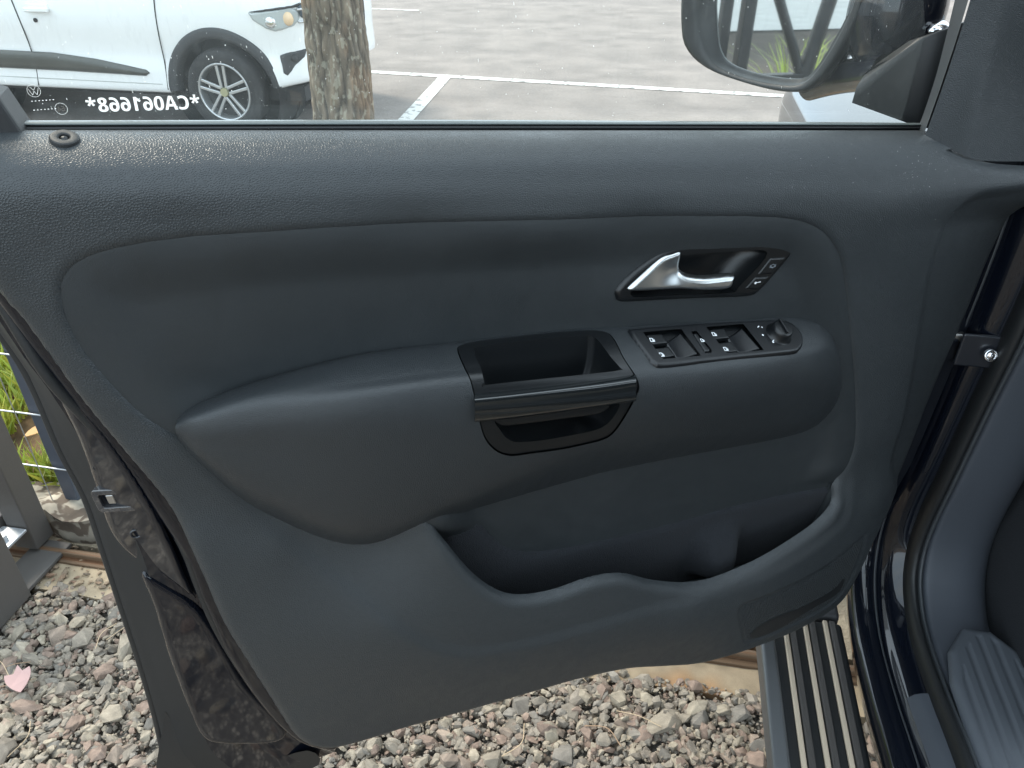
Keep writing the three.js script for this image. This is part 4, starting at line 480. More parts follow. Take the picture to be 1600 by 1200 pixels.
  mesh('mirror_arm', tube([[-0.132, 1.214, -0.225], [-0.130, 1.224, -0.2], [-0.130, 1.234, -0.17], [-0.132, 1.242, -0.14], [-0.14, 1.2525, -0.10]], 0.0185, 40, 20), M.paint, door);
  mesh('mirror_neck', new THREE.SphereGeometry(1, 40, 28).scale(0.062, 0.068, 0.05).rotateY(0.5).translate(-0.098, 1.305, -0.150), M.paint, door);
  mesh('neck_trim', new THREE.SphereGeometry(1, 24, 16).scale(0.02, 0.009, 0.012).rotateY(0.5).translate(-0.086, 1.291, -0.10), M.chrome, door);
  mesh('mirror_foot', smoothHull([[-0.172, 1.222, -0.105], [-0.168, 1.238, -0.108], [-0.125, 1.205, -0.058], [-0.128, 1.292, -0.066], [-0.10, 1.20, -0.05], [-0.09, 1.31, -0.05], [-0.15, 1.265, -0.10], [-0.135, 1.285, -0.085], [-0.16, 1.252, -0.108]].map(V)), M.rubber, door);
}

// ------------------------------------------------------------ the pickup body
const truck = tag(group('pickup_truck', [0, 0, 0]), 'dark navy pickup truck with open door aperture, black sill and running board', 'pickup truck');
{
  const path = catmull([[-1.02, 1.75], [-0.93, 1.40], [-0.905, 1.15], [-0.905, 1.0], [-0.922, 0.85], [-0.934, 0.72], [-0.942, 0.63], [-0.935, 0.57], [-0.905, 0.527], [-0.84, 0.503], [-0.737, 0.505], [-0.6, 0.52], [-0.3, 0.53], [0.0, 0.535], [0.25, 0.54]], 8);
  const nrm = path.map((p, i) => { const a = path[Math.max(0, i - 1)], b = path[Math.min(path.length - 1, i + 1)], l = Math.hypot(b[0] - a[0], b[1] - a[1]); return [(b[1] - a[1]) / l, -(b[0] - a[0]) / l]; }); // outward of the opening: forward and down
  const sweep = prof => strip(prof.map(([x, n]) => path.map((p, i) => [x, p[1] + nrm[i][1] * n, p[0] + nrm[i][0] * n])), p => [p[2], p[1] + p[0]]);
  const prof = catmull([[0.452, 0.004], [0.436, 0.006], [0.418, 0.012], [0.408, 0.024], [0.402, 0.03], [0.398, 0.024], [0.386, 0.022], [0.374, 0.026], [0.367, 0.036], [0.366, 0.05], [0.372, 0.075], [0.385, 0.11], [0.41, 0.15]], 3);
  mesh('door_aperture', sweep(prof), M.paint, truck);
  mesh('aperture_bead', sweep(catmull([[0.404, 0.031], [0.402, 0.026], [0.399, 0.0245], [0.396, 0.028]], 3)), M.rubberGrey, truck);
  mesh('aperture_seal', sweep(catmull([[0.435, 0.012], [0.4345, -0.006], [0.438, -0.015], [0.444, -0.018], [0.449, -0.012], [0.451, 0.006]], 4)), M.rubber, truck);
  mesh('seal_flap', sweep(catmull([[0.449, 0.008], [0.451, -0.009], [0.456, -0.011], [0.460, 0.004]], 4)), M.rubberGrey, truck);
  // inner trim of the pillar and sill
  const kick = mesh('kick_panel', sweep(catmull([[0.458, 0.012], [0.462, -0.003], [0.475, -0.007], [0.52, -0.004], [0.552, 0.015], [0.575, 0.06]], 4)), M.kick, truck);
  // step plate on the inner sill with grooves
  { const pl = (x, z, y = 0.472) => [x, y, z]; const x0 = 0.456, z0 = -0.80, z1 = 0.3;
    const poly = [[x0, z1], [x0, -0.74], [x0 + 0.012, -0.795], [x0 + 0.045, -0.845], [x0 + 0.085, -0.85], [x0 + 0.115, -0.82], [x0 + 0.125, -0.76], [x0 + 0.125, z1]];
    const g = relief(poly.map(p => [p[0], -p[1]]), 0.0022, (x, y, d) => { let z = 0.523 + 0.010 * dome(Math.min(d, 0), 0.012) - 0.12 * (x - x0); const t = (x - x0 - 0.02) / 0.021, q = Math.abs(t - Math.round(t)); if (t > -0.3 && t < 4.3 && d < -0.016) z -= 0.0022 * sstep(0.22, 0.1, q); return z; });
    g.rotateX(-Math.PI / 2); mesh('sill_plate', g, M.sillPlate, truck); }
  { const B = bag(); // clear-edged guard stuck on the outer sill
    const rows = [[0.4105, 0.0185], [0.418, 0.0095], [0.426, 0.0055], [0.434, 0.0035]].map(([x, n]) => path.map((p, i) => [x, p[1] + nrm[i][1] * n, p[0] + nrm[i][0] * n]).filter(p => p[2] > -0.74 && p[1] < 0.9));
    mesh('sill_guard', strip(rows.map(r => r.map(p => [p[0], p[1] + 0.002, p[2]]))), M.kick, truck); }
  // footwell
  mesh('footwell_carpet', (() => { const g = new THREE.PlaneGeometry(0.75, 1.6, 60, 120).rotateX(-Math.PI / 2).translate(0.93, 0, -0.75); const p = g.attributes.position; for (let i = 0; i < p.count; i++) { const x = p.getX(i), z = p.getZ(i); const f = sstep(-1.15, -1.5, z); p.setY(i, 0.445 + 0.03 * sstep(0.62, 0.56, x) + 0.55 * f + 0.004 * Math.sin(x * 23) * Math.sin(z * 19)); } g.computeVertexNormals(); return g; })(), M.carpet, truck);
  mesh('footwell_side', strip([[-0.62], [-1.0], [-1.3], [-1.6]].map(([z]) => [0.44, 0.6, 0.8, 1.0, 1.15].map(y => [0.575 + (y < 0.5 ? 0.01 : 0) + 0.02 * Math.sin(y * 9), y, z - 0.05]))), M.carpet, truck);
  mesh('dashboard', (() => { const prof2 = [[-0.88, 0.66], [-0.82, 0.78], [-0.80, 0.95], [-0.86, 1.08], [-1.05, 1.16], [-1.45, 1.18]]; return strip(catmull(prof2, 5).map(([z, y]) => [0.56, 0.8, 1.2, 1.6, 1.8].map(x => [x, y, z - 0.18]))); })(), M.trim, truck);
  // sheet metal: wing with the wheel arch, bonnet, screen pillar, roof, far side, rear body
  const fe = clipSheet(70, 50, (i, j) => { const z = lerp(-1.02, -2.35, i), y = lerp(0.42, 1.11, j); const nose = sstep(-1.9, -2.35, z); return [0.335 - 0.055 * sstep(-1.05, -1.3, z) * sstep(0.5, 0.9, y) + 0.14 * Math.pow(clamp((y - 0.98) / 0.13, 0, 1), 2.4) + 0.16 * nose * nose + 0.02 * sstep(0.7, 0.45, y), y + 0.0 - 0.1 * nose * sstep(0.9, 1.1, y), z, z, y]; }, p => 0.40 - Math.hypot(p[2] + 1.72, p[1] - 0.40));
  mesh('front_wing', fe, M.paint, truck);
  mesh('bonnet', strip([-1.02, -1.3, -1.7, -2.0, -2.2, -2.33].map((z, k) => [0.43, 0.47, 0.55, 0.75, 1.2, 1.65, 1.85, 1.97].map((x, q) => [x, 1.105 + [0, 0.02, 0.035, 0.05, 0.065, 0.05, 0.035, 0][q] - [0, 0.005, 0.02, 0.045, 0.08, 0.16][k], z]))), M.paint, truck);
  const wheel = mesh('tyre', new THREE.TorusGeometry(0.27, 0.1, 16, 48).rotateY(Math.PI / 2).translate(0.46, 0.385, -1.72), M.rubber, truck);
  mesh('rim', new THREE.CylinderGeometry(0.2, 0.2, 0.1, 40).rotateZ(Math.PI / 2).translate(0.43, 0.385, -1.72), M.steel, wheel);
  const far = strip([0.45, 0.8, 1.12].map(y => [-2.3, -1.0, 0.2, 1.4, 2.9].map(z => [2.06 - 0.03 * (y > 1), y, z]))); mesh('far_side', far, M.paint, truck);
  const B = bag();
  B.add(tube([[0.42, 1.10, -1.06], [0.50, 1.4, -0.80], [0.58, 1.68, -0.45], [0.62, 1.78, -0.15], [0.62, 1.80, 0.25]], 0.04, 60, 10));
  B.add(box(0.1, 1.3, 0.12, 0.46, 1.12, 0.33, 0.03)); mesh('pillar', B.out(), M.paint, truck);
  mesh('roof', strip([-0.38, -0.15, 0.25, 0.8, 1.35].map((z, k) => [0.6, 0.64, 0.75, 1.2, 1.65, 1.76, 1.8].map((x, q) => [x, 1.78 + [0, 0.04, 0.06, 0.075, 0.06, 0.04, 0][q] - [0.06, 0.0, 0, 0, 0.02][k], z]))), M.paint, truck);
  mesh('rear_body', strip([0.46, 0.6, 0.9, 1.15, 1.22].map((y, k) => [0.36, 1.4, 2.9].map(z => [0.37 + [0.03, 0, 0, 0.01, 0.05][k], y, z]))), M.paint, truck);
  mesh('seat', (() => { const s = bag(); s.add(box(0.5, 0.16, 0.5, 0.92, 0.78, 0.12, 0.05)).add(box(0.5, 0.7, 0.14, 0.92, 1.15, 0.42, 0.05)); return s.out(); })(), M.carpet, truck);
  // check strap between pillar and door
  const strap = mesh('check_strap', box(0.014, 0.03, 0.14, 0, 0, 0, 0.004).rotateY(-0.75).translate(0.405, 0.93, -0.945), M.paintDull, truck);
  P.strapAt = 1;
  mesh('strap_plate', box(0.05, 0.045, 0.006, 0.418, 0.935, -0.915, 0.003).rotateY(0), M.paintDull, strap);
  { const b = mesh('bolt', new THREE.LatheGeometry([[0.0001, 0.005], [0.003, 0.005], [0.0032, 0.0035], [0.005, 0.0035], [0.0066, 0.0042], [0.008, 0.003], [0.0084, 0]].map(p => new THREE.Vector2(...p)), 30), M.chrome, strap); b.position.set(0.4275, 0.935, -0.906); b.rotation.x = Math.PI / 2 - 0.3; }
  mesh('strap_end', box(0.018, 0.011, 0.012, 0.392, 0.945, -0.93, 0.003), M.steel, strap);
  // running board
  const rbY = 0.447, bz0 = -0.95, bz1 = 1.2, L = bz1 - bz0, zc = (bz0 + bz1) / 2;
  const board = mesh('running_board', (() => { const s = bag(); s.add(box(0.124, 0.035, L - 0.05, 0.3, rbY - 0.0215, zc + 0.03, 0.008)); return s.out(); })(), M.rubber, truck);
  mesh('edge_rail', box(0.024, 0.042, L, 0.244, rbY - 0.021, zc, 0.007), std(col(0.13, 0.135, 0.14), 0.42, { metalness: 0.3 }), board);
  mesh('end_cap', box(0.112, 0.04, 0.06, 0.304, rbY - 0.0185, bz0 + 0.02, 0.008), std(col(0.045, 0.045, 0.048), 0.6), board);
  const stripM = std(col(0.60, 0.49, 0.37), 0.5, { metalness: 0.2 }), ribM = std(col(0.085, 0.076, 0.070), 0.7, { bumpMap: rep(fuzzT, 12), bumpScale: 0.0006 });
  for (const x of [0.272, 0.303, 0.334]) { mesh('tread_strip', box(0.0075, 0.006, L - 0.06, x, rbY - 0.0005, zc + 0.03, 0.002), stripM, board); mesh('tread_rib', box(0.0095, 0.009, L - 0.06, x + 0.0105, rbY - 0.0015, zc + 0.03, 0.002), ribM, board); }
}
{ // loose floor mat
  const poly = catmull([[0.655, -0.85], [0.602, -0.95], [0.596, -1.02], [0.62, -1.06], [0.70, -1.07], [1.1, -1.06], [1.1, -0.2], [0.9, -0.15], [0.66, -0.2]].map(p => [p[0], -p[1]]), 5, true);
  const mat = group('floor_mat'); tag(mat, 'black carpet floor mat with stitched edge in the driver footwell', 'floor mat');
  mesh('mat_pile', relief(poly, 0.008, (x, y, d) => 0.45 + 0.012 * dome(Math.min(d, 0), 0.01)).rotateX(-Math.PI / 2), M.carpet, mat);
  mesh('mat_edge', new THREE.TubeGeometry(new THREE.CatmullRomCurve3(poly.map(p => new THREE.Vector3(p[0], 0.459, -p[1])), true), 200, 0.006, 8, true), M.rubberGrey, mat);
}

// ------------------------------------------------------------ the street beyond the window
{ // white hatchback, x forward, its wheels on the road
  const car = tag(group('parked_car', [-3.04, -0.1, -5.985]), 'white compact hatchback with black wheel-arch cladding parked along the street', 'car');
  const cw = phys(col(0.80, 0.82, 0.82), 0.35, { clearcoat: 1, clearcoatRoughness: 0.05 });
  const clad = std(col(0.035, 0.037, 0.04), 0.7), dark = std(col(0.012, 0.012, 0.013), 0.6), tyreM = std(col(0.022, 0.022, 0.023), 0.85);
  const XS = [-2.95, -2.85, -2.6, -2.2, -1.6, -1.0, -0.5, -0.1, 0.25, 0.48, 0.61, 0.68, 0.71];
  const rows = (side) => XS.map((x, k) => {
    const nose = [0, 0, 0, 0, 0, 0, 0, 0, 0.012, 0.05, 0.13, 0.27, 0.52][k], tail = [0.3, 0.12, 0.03, 0, 0, 0, 0, 0, 0, 0, 0, 0, 0][k], hw = 0.785 - nose - tail;
    const top = [1.0, 1.02, 1.02, 1.0, 0.99, 0.985, 0.985, 0.985, 0.975, 0.95, 0.925, 0.90, 0.88][k], low = [0.4, 0.35, 0.29, 0.265, 0.262, 0.262, 0.262, 0.262, 0.29, 0.335, 0.36, 0.39, 0.41][k];
    return [[low + 0.01, hw - 0.1], [low, hw - 0.03], [low + 0.03, hw], [lerp(low, top, 0.2), hw - 0.004], [lerp(low, top, 0.38), hw - 0.016], [lerp(low, top, 0.62), hw - 0.002], [lerp(low, top, 0.82), hw - 0.008], [lerp(low, top, 0.95), hw - 0.035], [top + 0.01, hw - 0.11], [top + 0.045, Math.max(0.0, hw - 0.4)], [top + 0.06, 0]].map(([y, z]) => [x, y, z * side]);
  });
  const arch = (p) => Math.max(0.415 - Math.hypot(p[0], p[1] - 0.286), 0.415 - Math.hypot(p[0] + 2.42, p[1] - 0.286));
  const bodyG = side => { const net = rows(side); return (() => { const g = cutGridXYZ(net, 160, 70, p => p[1] < 0.8 && Math.abs(p[2]) > 0.45 ? arch(p) : -1); return g; })(); };
  function cutGridXYZ(net, nu, nv, phi) {
    const n = net.length, m = net[0].length, g = (i, j) => net[clamp(i, 0, n - 1)][clamp(j, 0, m - 1)], c1 = (p0, p1, p2, p3, t) => 0.5 * (2 * p1 + (p2 - p0) * t + (2 * p0 - 5 * p1 + 4 * p2 - p3) * t * t + (3 * p1 - p0 - 3 * p2 + p3) * t * t * t);
    return clipSheet(nu, nv, (a, b) => { a *= n - 1; b *= m - 1; const i = Math.min(Math.floor(a), n - 2), j = Math.min(Math.floor(b), m - 2), t = a - i, q = b - j, o = []; for (let c = 0; c < 3; c++) { const r = []; for (let k = -1; k < 3; k++) r.push(c1(g(i + k, j - 1)[c], g(i + k, j)[c], g(i + k, j + 1)[c], g(i + k, j + 2)[c], q)); o.push(c1(...r, t)); } return [...o, o[0], o[1]]; }, phi);
  }
  const body = mesh('body', (() => { const B = bag(); B.add(bodyG(1)).add(bodyG(-1)); return B.out(); })(), cw, car);
  // greenhouse
  const gh = (y, hw, x0, x1) => [[x0, y, hw], [x0 * 0.5 + x1 * 0.5, y, hw + 0.01], [x1, y, hw * 0.92], [x1 + 0.05, y, 0], [x1, y, -hw * 0.92], [x0 * 0.5 + x1 * 0.5, y, -hw - 0.01], [x0, y, -hw], [x0 - 0.04, y, 0], [x0, y, hw]];
  mesh('window_band', strip([gh(0.99, 0.70, -2.75, 0.12), gh(1.15, 0.67, -2.72, -0.12), gh(1.32, 0.62, -2.68, -0.42), gh(1.38, 0.60, -2.65, -0.52)]), phys(col(0.02, 0.025, 0.028), 0.05, { clearcoat: 1 }), car);
  mesh('roof', strip([gh(1.375, 0.605, -2.66, -0.5), gh(1.41, 0.60, -2.65, -0.54), gh(1.46, 0.5, -2.55, -0.75), gh(1.475, 0.2, -2.2, -1.2), gh(1.476, 0.01, -1.8, -1.6)]), cw, car);
  // underside so that no light falls through
  mesh('underbody', new THREE.BoxGeometry(3.3, 0.1, 1.3).translate(-1.1, 0.27, 0), dark, car);
  const wz = 0.7;
  for (const x of [0, -2.42]) for (const s of [1, -1]) {
    const w = new THREE.Group(); w.name = 'wheel'; w.position.set(x, 0.286, s * wz); car.add(w);
    mesh('tyre', new THREE.LatheGeometry([[0.19, -0.075], [0.22, -0.085], [0.265, -0.082], [0.282, -0.06], [0.286, 0], [0.282, 0.06], [0.265, 0.082], [0.22, 0.085], [0.192, 0.075]].map(p => new THREE.Vector2(...p)), 56).rotateX(Math.PI / 2), tyreM, w);
    const rimM = std(col(0.55, 0.57, 0.58), 0.35, { metalness: 0.8 });
    mesh('rim', new THREE.LatheGeometry([[0.196, 0.05], [0.197, 0.078], [0.190, 0.082], [0.180, 0.078], [0.176, 0.04], [0.17, -0.02]].map(p => new THREE.Vector2(...p)), 56).rotateX(s * Math.PI / 2), rimM, w);
    mesh('brake_disc', new THREE.CylinderGeometry(0.18, 0.18, 0.02, 40).rotateX(Math.PI / 2).translate(0, 0, s * 0.005), dark, w);
    const sp = bag(); for (let k = 0; k < 5; k++) for (const o of [-1, 1]) { const g = new RoundedBoxGeometry(0.155, 0.021, 0.02, 2, 0.005).rotateZ(o * 0.05).translate(0.105, o * 0.022, s * 0.066); g.rotateZ(k / 5 * Math.PI * 2 + 0.33); sp.add(g); }
    mesh('spokes', sp.out(), rimM, w);
    mesh('hub_cap', new THREE.CylinderGeometry(0.028, 0.032, 0.02, 28).rotateX(Math.PI / 2).translate(0, 0, s * 0.074), std(col(0.45, 0.44, 0.28), 0.4, { metalness: 0.6 }), w);
    // arch cladding and well
    const A = []; for (let k = 0; k <= 48; k++) { const a = 0.10 + k / 48 * (Math.PI - 0.10); A.push(a); }
    const ring = [[0.345, 0.72], [0.35, 0.786], [0.37, 0.797], [0.40, 0.798], [0.418, 0.793], [0.424, 0.775]].map(([r, z]) => A.map(a => [x + Math.cos(a) * r * (1 + 0.02 * Math.cos(a)), 0.286 + Math.sin(a) * r, s * (z - (x === 0 ? 0.05 * Math.pow(Math.max(0, Math.cos(a)), 2) : 0))]));
    mesh('arch_cladding', strip(ring), clad, car);
    mesh('wheel_well', new THREE.CylinderGeometry(0.40, 0.40, 0.5, 40, 1, true, 0, Math.PI * 2).rotateX(Math.PI / 2).translate(x, 0.286, s * 0.5), dark, car);
    mesh('well_back', new THREE.CircleGeometry(0.41, 30).translate(x, 0.286, s * 0.4), dark, car);
  }
  // side moulding, door gaps, handle, headlight, grille, fog recess on the near side
  const zAt = 0.79;
  const mould = [[-2.1, 0.512], [-2.1, 0.392], [-1.12, 0.386], [-0.578, 0.375], [-0.537, 0.398], [-0.566, 0.419], [-0.94, 0.478], [-1.28, 0.51], [-1.7, 0.515]];
  mesh('side_moulding', pad(mould, zAt - 0.012, 0.03, 0.05, 0.008), std(col(0.06, 0.062, 0.055), 0.3), car);
  const gapM = dark, gap = pts => tube(pts, 0.004, 30, 6);
  mesh('door_gap', gap([[-0.37, 0.96, 0.765], [-0.385, 0.85, 0.783], [-0.403, 0.669, 0.785], [-0.412, 0.462, 0.778], [-0.427, 0.29, 0.786]]), gapM, body);
  mesh('door_gap', gap([[-1.5, 0.96, 0.765], [-1.475, 0.84, 0.783], [-1.457, 0.70, 0.785], [-1.447, 0.556, 0.78], [-1.45, 0.40, 0.781], [-1.47, 0.28, 0.787]]), gapM, body);
  mesh('sill_line', gap([[-2.0, 0.335, 0.784], [-1.2, 0.33, 0.784], [-0.46, 0.325, 0.784]]), std(col(0.4, 0.42, 0.4), 0.5), body);
  { const h = mesh('door_handle', box(0.19, 0.032, 0.022, -1.28, 0.79, 0.815, 0.010), cw, car); mesh('handle_base', box(0.17, 0.05, 0.012, -1.285, 0.80, 0.782, 0.005), cw, h); mesh('lock_cylinder', new THREE.CylinderGeometry(0.014, 0.014, 0.01, 16).rotateX(Math.PI / 2).translate(-1.33, 0.72, 0.788), dark, h); }
  // lamps on the curved nose: ride on the body surface
  const noseZ = (x) => { const a = [[0.1, 0.775], [0.25, 0.765], [0.48, 0.727], [0.61, 0.648], [0.68, 0.508], [0.71, 0.26]]; for (let k = 0; k + 1 < a.length; k++) if (x <= a[k + 1][0]) { const t = (x - a[k][0]) / (a[k + 1][0] - a[k][0]); return lerp(a[k][1], a[k + 1][1], t); } return 0.26; };
  const onNose = (poly, off, mat, name, par, r = 0.01) => { const g = relief(poly, 0.008, (x, y, d) => noseZ(x) + off * dome(Math.min(d, 0), r)); return mesh(name, g, mat, par); };
  const hl = onNose([[0.277, 0.803], [0.37, 0.815], [0.557, 0.835], [0.60, 0.81], [0.595, 0.76], [0.561, 0.714], [0.44, 0.687], [0.383, 0.704], [0.30, 0.757]], 0.022, phys(col(0.42, 0.46, 0.46), 0.12, { clearcoat: 1 }), 'headlight', car);
  onNose([[0.268, 0.806], [0.37, 0.822], [0.557, 0.844], [0.61, 0.86], [0.61, 0.835], [0.56, 0.826], [0.36, 0.804]], 0.03, dark, 'lamp_brow', hl);
  { const b = mesh('indicator', new THREE.SphereGeometry(0.04, 20, 14).scale(1, 1.1, 0.6).translate(0.53, 0.765, noseZ(0.53) + 0.018), std(col(0.75, 0.55, 0.35), 0.25), hl); mesh('reflector', new THREE.SphereGeometry(0.04, 20, 14).scale(1, 1, 0.6).translate(0.42, 0.745, noseZ(0.42) + 0.016), std(col(0.7, 0.72, 0.72), 0.2, { metalness: 0.8 }), hl); }
  const grille = onNose([[0.59, 0.84], [0.66, 0.868], [0.71, 0.89], [0.71, 0.70], [0.68, 0.70], [0.60, 0.775]], 0.035, std(col(0.03, 0.045, 0.06), 0.4), 'grille', car);
  for (let k = 0; k < 5; k++) { const x = 0.61 + 0.025 * (k % 3), y = 0.745 + 0.025 * k; mesh('grille_stud', new RoundedBoxGeometry(0.05, 0.014, 0.02, 2, 0.005).rotateY(0.9).translate(x, y, noseZ(x) + 0.036), std(col(0.5, 0.52, 0.54), 0.25, { metalness: 0.9 }), grille); }
  const fog = onNose([[0.442, 0.537], [0.487, 0.552], [0.608, 0.573], [0.591, 0.521], [0.516, 0.435], [0.477, 0.404], [0.451, 0.42]], 0.014, clad, 'fog_lamp_recess', car);
  mesh('fog_lamp', new THREE.SphereGeometry(0.026, 16, 10).translate(0.535, 0.515, noseZ(0.535) + 0.012), dark, fog);
  // front tyre shadow side: bumper edge
}
{ // roadside tree
  const tree = tag(group('roadside_tree', [-1.745, -0.03, -4.15]), 'tree with rough lichen-flecked bark beside the street', 'tree');
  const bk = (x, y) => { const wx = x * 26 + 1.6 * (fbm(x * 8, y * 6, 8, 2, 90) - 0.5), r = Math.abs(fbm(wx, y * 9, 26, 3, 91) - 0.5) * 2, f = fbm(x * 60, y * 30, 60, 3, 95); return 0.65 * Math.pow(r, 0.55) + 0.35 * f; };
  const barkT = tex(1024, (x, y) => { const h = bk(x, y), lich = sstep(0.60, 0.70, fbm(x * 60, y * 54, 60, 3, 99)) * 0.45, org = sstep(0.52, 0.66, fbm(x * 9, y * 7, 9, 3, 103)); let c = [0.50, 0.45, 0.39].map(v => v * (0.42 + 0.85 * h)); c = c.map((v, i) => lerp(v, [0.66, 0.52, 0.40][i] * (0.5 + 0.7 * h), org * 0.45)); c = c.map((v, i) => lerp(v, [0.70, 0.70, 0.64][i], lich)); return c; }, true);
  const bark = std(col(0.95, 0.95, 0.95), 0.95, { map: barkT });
  const g = clipSheet(260, 420, (i, j) => { const a = i * Math.PI * 2, y = j * 3.4; const r = (0.148 - 0.010 * y + 0.07 * Math.exp(-y * 7)) * (1 + 0.05 * Math.sin(3 * a + y)) + 0.034 * bk(i, y / 1.7) + 0.012 * (fbm(i * 7, y * 3, 7, 2, 117) - 0.5); return [Math.cos(a) * r + 0.02 * Math.sin(y * 2.1) + 0.012 * y, y, Math.sin(a) * r, i, y / 1.7]; });
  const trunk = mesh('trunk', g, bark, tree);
  const limbs = bag(); const tips = [];
  for (let k = 0; k < 9; k++) { const a = k * 2.4, y0 = 2.6 + 0.09 * k, l = rr(1.4, 2.2); const e = [0.06 + Math.cos(a) * l, y0 + rr(0.9, 1.8), Math.sin(a) * l]; limbs.add(tube([[0.06, y0, 0], [0.06 + Math.cos(a) * l * 0.4, y0 + 0.5, Math.sin(a) * l * 0.4], e], 0.045, 14, 7)); tips.push(e, [e[0] * 0.6, e[1] + 0.3, e[2] * 0.6]); }
  mesh('limbs', limbs.out(), bark, tree);
  const leafG = new THREE.BufferGeometry(); leafG.setAttribute('position', new THREE.Float32BufferAttribute([0, 0, 0, 0.03, 0.05, 0.006, 0, 0.12, 0, -0.03, 0.05, 0.006], 3)); leafG.setAttribute('uv', new THREE.Float32BufferAttribute([0, 0, 1, 0, 1, 1, 0, 1], 2)); leafG.setIndex([0, 1, 2, 0, 2, 3]); leafG.computeVertexNormals();
  const n = 5200, im = new THREE.InstancedMesh(leafG, phys(col(0.07, 0.12, 0.035), 0.7, { transmission: 0.3, thickness: 0 }), n), o = new THREE.Object3D(), cc = new THREE.Color();
  for (let i = 0; i < n; i++) { const t = tips[Math.floor(rnd() * tips.length)]; const d = new THREE.Vector3(rr(-1, 1), rr(-1, 1), rr(-1, 1)).multiplyScalar(0.75 * Math.sqrt(rnd())); o.position.set(t[0] + d.x, t[1] + d.y * 0.7, t[2] + d.z); o.rotation.set(rr(0, 6.3), rr(0, 6.3), rr(0, 6.3)); o.scale.setScalar(rr(0.7, 1.3)); o.updateMatrix(); im.setMatrixAt(i, o.matrix); const s = rr(0.7, 1.25); cc.setRGB(s, s, s * 0.9); im.setColorAt(i, cc); }
  im.name = 'crown'; im.userData.kind = 'stuff'; im.castShadow = true; tree.add(im);
}

// ------------------------------------------------------------ gate, fence, gravel
// sliding gate on its ground rail
const rail = mesh('gate_rail', (() => { const B = bag(); B.add(box(12, 0.012, 0.045, -2, 0.004, -1.155, 0.002)).add(box(12, 0.022, 0.014, -2, 0.016, -1.155, 0.005)); return B.out(); })(), std(col(0.28, 0.20, 0.145), 0.75, { map: concT }));
tag(rail, 'worn brown steel gate rail set in the concrete edge beside the gravel', 'rail');
structure(mesh('concrete_edge', (() => { const g = new THREE.BoxGeometry(12, 0.09, 0.10, 240, 2, 4).translate(-2, -0.043, -1.105); const p = g.attributes.position, uv = g.attributes.uv; for (let i = 0; i < p.count; i++) { const x = p.getX(i); p.setZ(i, p.getZ(i) + 0.02 * (fbm(x * 9 + 90, p.getY(i) * 20 + 9, 9999, 3, 121) - 0.5)); p.setY(i, p.getY(i) + 0.012 * (fbm(x * 14 + 90, p.getZ(i) * 20 + 40, 9999, 3, 125) - 0.5)); uv.setXY(i, x, p.getZ(i) * 1.0 + p.getY(i)); } g.computeVertexNormals(); return g; })(), std(col(0.86, 0.78, 0.68), 0.95, { map: concT })));
const gateM = std(col(0.12, 0.112, 0.105), 0.5, { metalness: 0.35, bumpMap: rep(fuzzT, 8), bumpScale: 0.0006 }), galv = std(col(0.5, 0.52, 0.54), 0.45, { metalness: 0.7 }), blueM = std(col(0.085, 0.10, 0.13), 0.45, { metalness: 0.3 });
{
  const gate = tag(group('sliding_gate', [-1.40, 0, -1.155]), 'grey steel sliding gate frame with bolted foot standing on the ground rail', 'gate');
  mesh('post', box(0.062, 2.0, 0.06, -0.043, 1.03, -0.015, 0.004), gateM, gate);
  mesh('bottom_beam', box(2.6, 0.06, 0.06, -1.38, 0.10, 0, 0.004), gateM, gate);
  mesh('top_beam', box(2.6, 0.06, 0.06, -1.38, 2.0, 0, 0.004), gateM, gate);
  const ft = mesh('foot_plate', box(0.12, 0.008, 0.09, -0.075, 0.10, 0.062, 0.002), galv, gate);
  mesh('bolt', new THREE.CylinderGeometry(0.012, 0.012, 0.014, 6).translate(-0.045, 0.111, 0.06), galv, ft);
  mesh('guide_post', box(0.10, 0.36, 0.11, 0.004, 0.19, 0.185, 0.004), gateM, gate);
  mesh('outrigger', box(0.09, 0.012, 0.30, 0.0, 0.018, 0.12, 0.003), gateM, gate);
}
